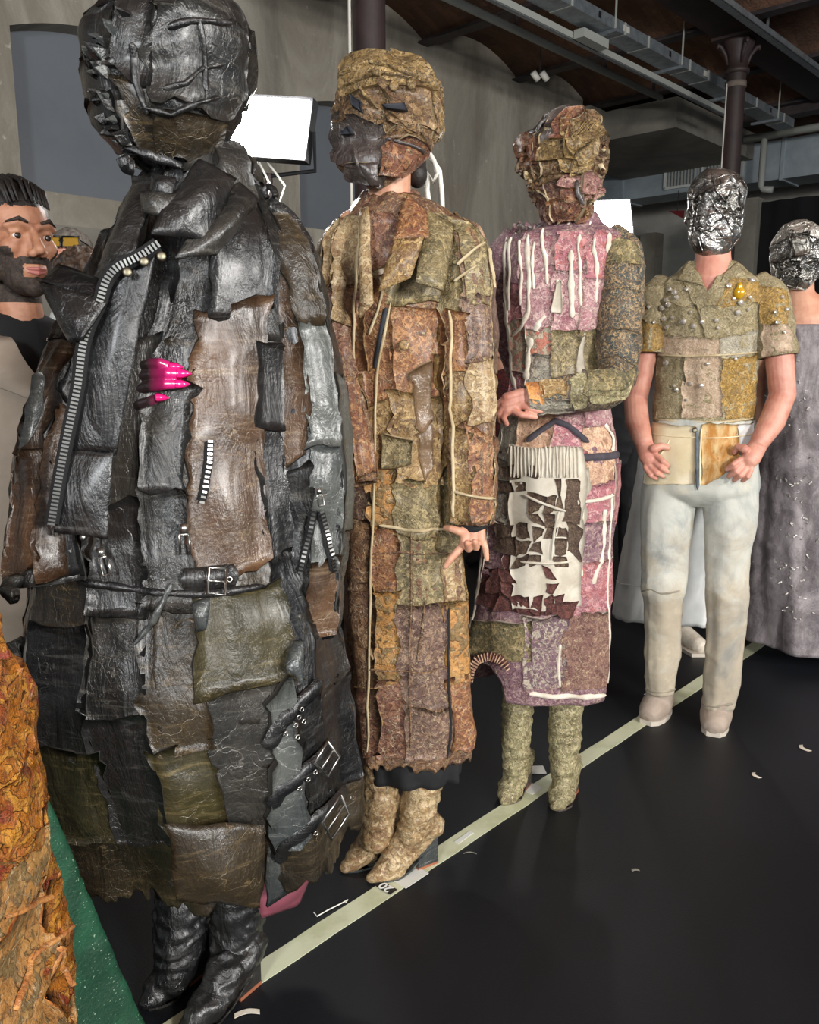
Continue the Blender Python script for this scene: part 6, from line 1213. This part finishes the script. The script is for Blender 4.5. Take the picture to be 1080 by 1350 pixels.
link('body', B0.fuse(.008, 3), M['skin_lt'], f0.o)
mk0 = Loft(f0, [((cx, -.25, cz+z_), (r, 0, 0), (0, r, 0)) for z_, r in ((.03, .03), (.07, .085), (.16, .115), (.25, .105), (.31, .07), (.335, .02))], crumple(.012, 12, 3)); mk0.build('mask', M['mk_gold'], f0.o, 60, 50, True, True)
# ------------------------------------------------------------------ onlookers
def head_flesh(F_, c, s=1.0, yaw=0., pitch=0., jaw=1.0):
    """head looking along -y before turning; c is the point between the ears at eye height"""
    Rm = rotz(yaw)@rotx(pitch); c = np.asarray(c, float)
    def T(p): return c+Rm@(np.array(p)*s)
    def E(p, r): F_.ell(T(p), np.array(r)*s, Rm)
    E((0, .018, .038), (.074, .094, .083)); E((0, -.03, -.028), (.061, .062, .086)); E((0, -.042, -.084), (.046*jaw, .046, .034)); E((0, -.076, -.104), (.022*jaw, .020, .018))
    for k in (-1, 1):
        E((k*.052, .0, -.062), (.018, .045, .03)); E((k*.038, -.064, -.022), (.023, .024, .022)); E((k*.075, .012, -.008), (.010, .020, .033)); E((k*.012, -.103, -.036), (.0095, .011, .009))
        F_.limb([T((k*.010, -.090, .021)), T((k*.032, -.088, .027)), T((k*.052, -.073, .019))], [.0085*s, .0095*s, .007*s])
        F_.limb([T((k*.018, -.083, .008)), T((k*.032, -.0885, .009)), T((k*.046, -.079, .006))], [.0035*s, .004*s, .0035*s]); F_.limb([T((k*.018, -.083, -.007)), T((k*.032, -.087, -.0095)), T((k*.046, -.079, -.006))], [.0035*s, .004*s, .0035*s])
    F_.limb([T((0, -.086, .018)), T((0, -.104, -.012)), T((0, -.115, -.028))], [.0085*s, .0095*s, .012*s])
    F_.limb([T((-.022, -.084, -.064)), T((0, -.0955, -.0615)), T((.022, -.084, -.064))], [.005*s, .0065*s, .005*s]); F_.limb([T((-.02, -.084, -.072)), T((0, -.093, -.075)), T((.02, -.084, -.072))], [.005*s, .0075*s, .005*s])
    F_.ell(T((0, -.075, -.068)), np.array((.03, .022, .02))*s, Rm)
    return T, Rm
def eyes(T, Rm, s, par):
    for k in (-1, 1):
        c = T((k*.032, -.0765, .0)); o = link('eye', Flesh().ell(c, np.array((.0118,)*3)*s).fuse(.0022, 1), M['eye'], par)
        d = Rm@np.array([k*.03, -1, .0]); d /= np.linalg.norm(d); MB().disc(c+d*.0100*s, d, .0066*s, .0022*s, 14).build('iris', M['iris'], o, True)
def person(u, v, dep, label, yaw, hair, top, legs, skinm, s=1.0, hair_keep=None, off=.012, width=.20, lean=0., group=None, shoes=None):
    """a clothed bystander whose eyes project to (u, v) at distance dep"""
    dr = ray(u, v); t = dep/dr[1]; f = Fig('person', (t*dr[0], dep), label, 'person', group); ze = HC+t*dr[2]
    F_ = Flesh(); T, Rm = head_flesh(F_, (0, 0, ze), s, yaw)
    F_.limb([T((0, .03, -.06)), (0, .03, ze-.20), (0, .03, ze-.26)], [.052, .054, .065], 16); me = F_.fuse(.004, 3); parts = [me]
    Q = rotz(yaw*.5); zs = ze-.30
    def B(x, y, z): return Q@np.array([x, y, 0])+np.array([0, 0, z])
    H_ = Flesh(); hz = ze*.50
    for k in (-1, 1):
        H_.limb([B(0, .03, ze-.24), B(0, .03, zs), B(k*width*.8, .02, zs), B(k*(width+.06), .03, zs-.28), B(k*(width+.06), -.03, hz+.04)], [.05, .05, .045, .036, .028])
        H_.limb([B(k*(width+.06), -.04, hz+.03), B(k*(width+.06), -.06, hz-.06)], [.026, .034], 12, ((0, 1, 0), .6))
        for j in range(4): H_.limb([B(k*(width+.06)+(j-1.5)*.018, -.06, hz-.06), B(k*(width+.06)+(j-1.5)*.019, -.075, hz-.11), B(k*(width+.06)+(j-1.5)*.018, -.06, hz-.15+abs(j-1.2)*.012)], [.0105, .0095, .008])
        H_.limb([B(k*(width+.04), -.08, hz-.02), B(k*(width+.02), -.11, hz-.07)], [.012, .0095])
    parts.append(H_.fuse(.005, 3)); bo = joined('body', parts, skinm, f.o); eyes(T, Rm, s, f.o)
    hk = hair_keep or (lambda P: np.maximum(P[:, 2]-.035+np.clip(P[:, 1], 0, 1)*1.1, 0)*(P[:, 1] > -.095)*1.0)
    def keep(P): L_ = ((P-np.array([0, 0, ze]))@Rm)/s; return hk(L_)
    shell(me, keep, off*s, 'hair', hair, f.o, 70, .5)
    G_ = Flesh(); G_.limb([B(-width*.8, .02, zs), B(width*.8, .02, zs)], [.075, .075], 16); G_.limb([B(0, .03, zs+.03), B(0, .01, zs-.25), B(0, .01, ze*.52)], [.12, width*.88, width*.82], 24, (Q@np.array([0, 1, 0]), .68))
    for k in (-1, 1): G_.limb([B(k*width*.95, .02, zs-.01), B(k*(width+.07), .03, zs-.28), B(k*(width+.06), -.03, hz+.03)], [.068, .056, .045], 16)
    mg = G_.fuse(.007, 3); V, _ = mdata(mg); n = mnormals(mg); mg.vertices.foreach_set('co', (V+n*(.006*ridge(V, 8, 3, 2))[:, None]).ravel()); tp = link('jacket', mg, top, f.o)
    L_ = Flesh(); 
    for k in (-1, 1): L_.limb([B(k*.085, .02, ze*.56), B(k*.10, .01, ze*.30), B(k*.11, .02, .06)], [.105, .075, .055], 16)
    ml = L_.fuse(.008, 3); V, _ = mdata(ml); n = mnormals(ml); ml.vertices.foreach_set('co', (V+n*(.005*ridge(V, 9, 5, 2))[:, None]).ravel()); link('trousers', ml, legs, f.o)
    for k in (-1, 1): link('shoe', Flesh().limb([B(k*.11, .04, .045), B(k*.12, -.08, .042), B(k*.125, -.18, .032)], [.045, .044, .032], 14, ((0, 0, 1), .9)).fuse(.006, 2), shoes or M['black_cl'], f.o)
    return f, me, T, Rm, ze, B, bo
# bearded man in the beige blazer
fm, me, T, Rm, ze, B, bo = person(20, 317, 2.02, 'bearded man with dark swept hair in a beige blazer over black tee', .42, M['hair_dk'], M['black_tee'], M['beige'], M['skin_tan'], 1.06,
    hair_keep=lambda P: np.maximum(P[:, 2]-.066+np.clip(P[:, 1]+.05, 0, 1)*1.25+.010*vn(P, 60, 2)-.12*np.clip(np.abs(P[:, 0])-.045, 0, 1)*(P[:, 1] < -.03), 0)*.6, off=.022, width=.145, shoes=M['tan'])
def bk(P):
    L_ = ((P-np.array([0, 0, ze]))@Rm)/1.06; x, y, z = L_[:, 0], L_[:, 1], L_[:, 2]; lower = np.clip(-.055-z+np.clip(np.abs(x)-.03, 0, 1)*1.6, -1, .05)
    a = np.where((z < -.02) & (z > -.135) & (y < .02), lower, -1)
    mou = np.where((np.abs(x) < .034) & (z > -.058) & (z < -.041) & (y < -.07), .03, -1); a = np.maximum(a, mou)
    lips = (np.abs(x) < .024) & (z < -.058) & (z > -.081) & (y < -.07); return np.where(lips, -1, a)
shell(me, bk, .006, 'beard', M['beard'], fm.o, 190, .45, 9)
for k in (-1, 1):
    m = MB(); m.tube([T((k*.014, -.097, .027)), T((k*.032, -.099, .034)), T((k*.054, -.080, .026))], [.0035, .005, .002], 6); m.build('eyebrow', M['beard'], fm.o, True)
m = Flesh().limb([T((-.02, -.090, -.0655)), T((0, -.0995, -.066)), T((.02, -.090, -.0655))], [.003, .0048, .003]).limb([T((-.018, -.089, -.073)), T((0, -.097, -.0755)), T((.018, -.089, -.073))], [.003, .0055, .003]).fuse(.0018, 2); link('lips', m, M['lip'], fm.o)
# quiff strands
for k in range(60):
    x = rr.uniform(-.05, .05); a = rr.uniform(-.06, .06); m = MB(); z0 = .095-x*x*8
    m.tube([T((x, -.07, .075-x*x*6)), T((x*1.05, -.045, z0+.024)), T((x*1.1+a*.1, .0, z0+.040)), T((x*1.1+a*.2, .05, z0+.028))], [.002, .005, .005, .002], 5)
    if k % 3 == 0: m.build('hair_lock', M['hair_dk'], fm.o, True)
# blazer open over the tee
bz = Loft(fm, [(B(0, .03, ze-.235), Q_*1., Y_*1.) for Q_, Y_ in [(np.array([.085, 0, 0]), np.array([0, .08, 0]))]]+[(B(0, .02, ze-z_), rotz(.21)@np.array([w_, 0, 0]), rotz(.21)@np.array([0, d_, 0])) for z_, w_, d_ in ((.27, .19, .11), (.33, .245, .135), (.45, .25, .16), (.62, .235, .165), (.80, .245, .165), (.98, .25, .165))], fold(4, .006, .6, 7, .004, 9))
def bze(U, T_): # opening narrows to the button
    w_ = .13*np.clip(1-T_/.62, 0, 1)+.006; return .5+(U-.5)*1.0+np.where(U < .5, -1, 1)*0+0*w_, T_
V = []; nu, nt = 60, 60; Tt = np.linspace(0, 1, nt+1); UU = []
for t_ in Tt:
    w_ = .07*max(0, 1-t_/.2)+.004; UU.append(np.linspace(.53+w_, 1.53-w_, nu+1))
UU = np.array(UU); TT = np.repeat(Tt[:, None], nu+1, 1); P, nr = bz.ev(UU, TT, .012); n = nu+1
bo_ = mesh('blazer', P, [(i*n+k, (i+1)*n+k, (i+1)*n+k+1, i*n+k+1) for i in range(nt) for k in range(nu)], M['beige'], fm.o); q = bo_.modifiers.new('t', 'SOLIDIFY'); q.thickness = .008
for k in (-1, 1):
    Lp = []
    for t_ in np.linspace(.02, .22, 14):
        w_ = .07*max(0, 1-t_/.2)+.004; wd = .055*math.sin(min(1, t_/.1)*math.pi/2)*(1 if t_ < .12 else max(0, (.22-t_)/.10))
        a, _ = bz.ev([.53+k*w_], [t_], .026); b_, _ = bz.ev([.53+k*(w_+wd*1.3+.004)], [t_], .028); Lp += [a[0], b_[0]]
    q = mesh('lapel', Lp, [(2*i, 2*i+2, 2*i+3, 2*i+1) for i in range(13)], M['beige'], bo_); q2 = q.modifiers.new('t', 'SOLIDIFY'); q2.thickness = .004
    sl = Flesh().limb([B(k*.19, .02, ze-.315), B(k*.275, .03, ze-.60), B(k*.262, -.03, ze*.52)], [.078, .068, .055], 18).fuse(.006, 3); V, _ = mdata(sl); nn = mnormals(sl); sl.vertices.foreach_set('co', (V+nn*(.006*ridge(V, 9, 3, 2))[:, None]).ravel()); link('sleeve', sl, M['beige'], bo_)
# two heads behind him
def glasses(f, T, s, par):
    o = None
    for k in (-1, 1):
        m = MB(); m.box(T((k*.034, -.088, .062)), Rm2@np.array([.028*s, 0, 0]), Rm2@np.array([0, .003, 0]), Rm2@np.array([0, .004, .016*s])); o = m.build('lens', M['lens'], par)
    m = MB()
    for k in (-1, 1):
        P = [T((k*.034+a*.03, -.091, .062+b_*.018)) for a, b_ in ((-1, 1), (1, 1), (1, -1), (-1, -1), (-1, 1))]; m.tube(P, .0035*s, 6); m.tube([T((k*.064, -.091, .07)), T((k*.082, .02, .05))], .003*s, 6)
    m.tube([T((-.008, -.092, .066)), T((.008, -.092, .066))], .003, 6); m.build('glasses_frame', M['frame'], par, True)
fa, me2, T2, Rm2, z2, B2, bo2 = person(93, 345, 3.3, 'grey haired person with amber sunglasses pushed up on the forehead', -.3, M['hair_gr'], M['shirt_w'], M['black_cl'], M['skin_pk'], 1.0, hair_keep=lambda P: np.maximum(P[:, 2]-.04+np.clip(P[:, 1], 0, 1)*1.1, 0))
glasses(fa, T2, 1.0, fa.o)
person(118, 388, 2.72, 'person with streaked brown hair behind the torn black lapel', 2.6, M['hair_br'], M['black_cl'], M['black_cl'], M['skin_pk'], 1.0, hair_keep=lambda P: np.maximum(P[:, 2]+.09+np.clip(P[:, 1], 0, 1)*1.1, 0)*(P[:, 1] > -.07), off=.02)
person(420, 374, 4.2, 'grey haired person in a grey jacket between the coats', 2.2, M['hair_gr'], M['grey_cl'], M['black_cl'], plain('sunburnt_skin', (196, 116, 100), .5), 1.0, hair_keep=lambda P: np.maximum(P[:, 2]-.0+np.clip(P[:, 1], 0, 1)*.8, 0))
person(662, 446, 5.2, 'dark haired person in a dark red floral top', -.6, M['hair_dk'], M['redfl'], M['black_cl'], M['skin_lt'], 1.0, hair_keep=lambda P: np.maximum(P[:, 2]+.02+np.clip(P[:, 1], 0, 1)*1.6, 0), off=.02)
person(822, 392, 4.6, 'person dressed all in black behind the pink dress elbow', .3, M['hair_dk'], M['black_cl'], M['black_cl'], M['skin_pk'], .95, shoes=M['sole'])
person(640, 520, 6.6, 'person in black seen low between the brocade coat and pink dress', .3, M['hair_dk'], M['black_cl'], M['black_cl'], M['skin_pk'], .85)
# white shoe seen between the jeans
fs = empty('white_shoe', on_z(903, 852)); tag(fs, 'off white shoe standing on the floor behind the jeans', 'shoe')
link('upper', Flesh().limb([(-.05, .10, .05), (.0, .0, .05), (.03, -.10, .04)], [.045, .047, .036], 16).limb([(-.05, .10, .05), (-.055, .11, .11)], [.04, .036], 16).fuse(.005, 3), M['bone'], fs)
m = MB(); m.box((-.01, 0, .008), (.045, -.0, 0), (-.04, .14, 0), (0, 0, .008)); m.build('sole', M['sole'], fs)
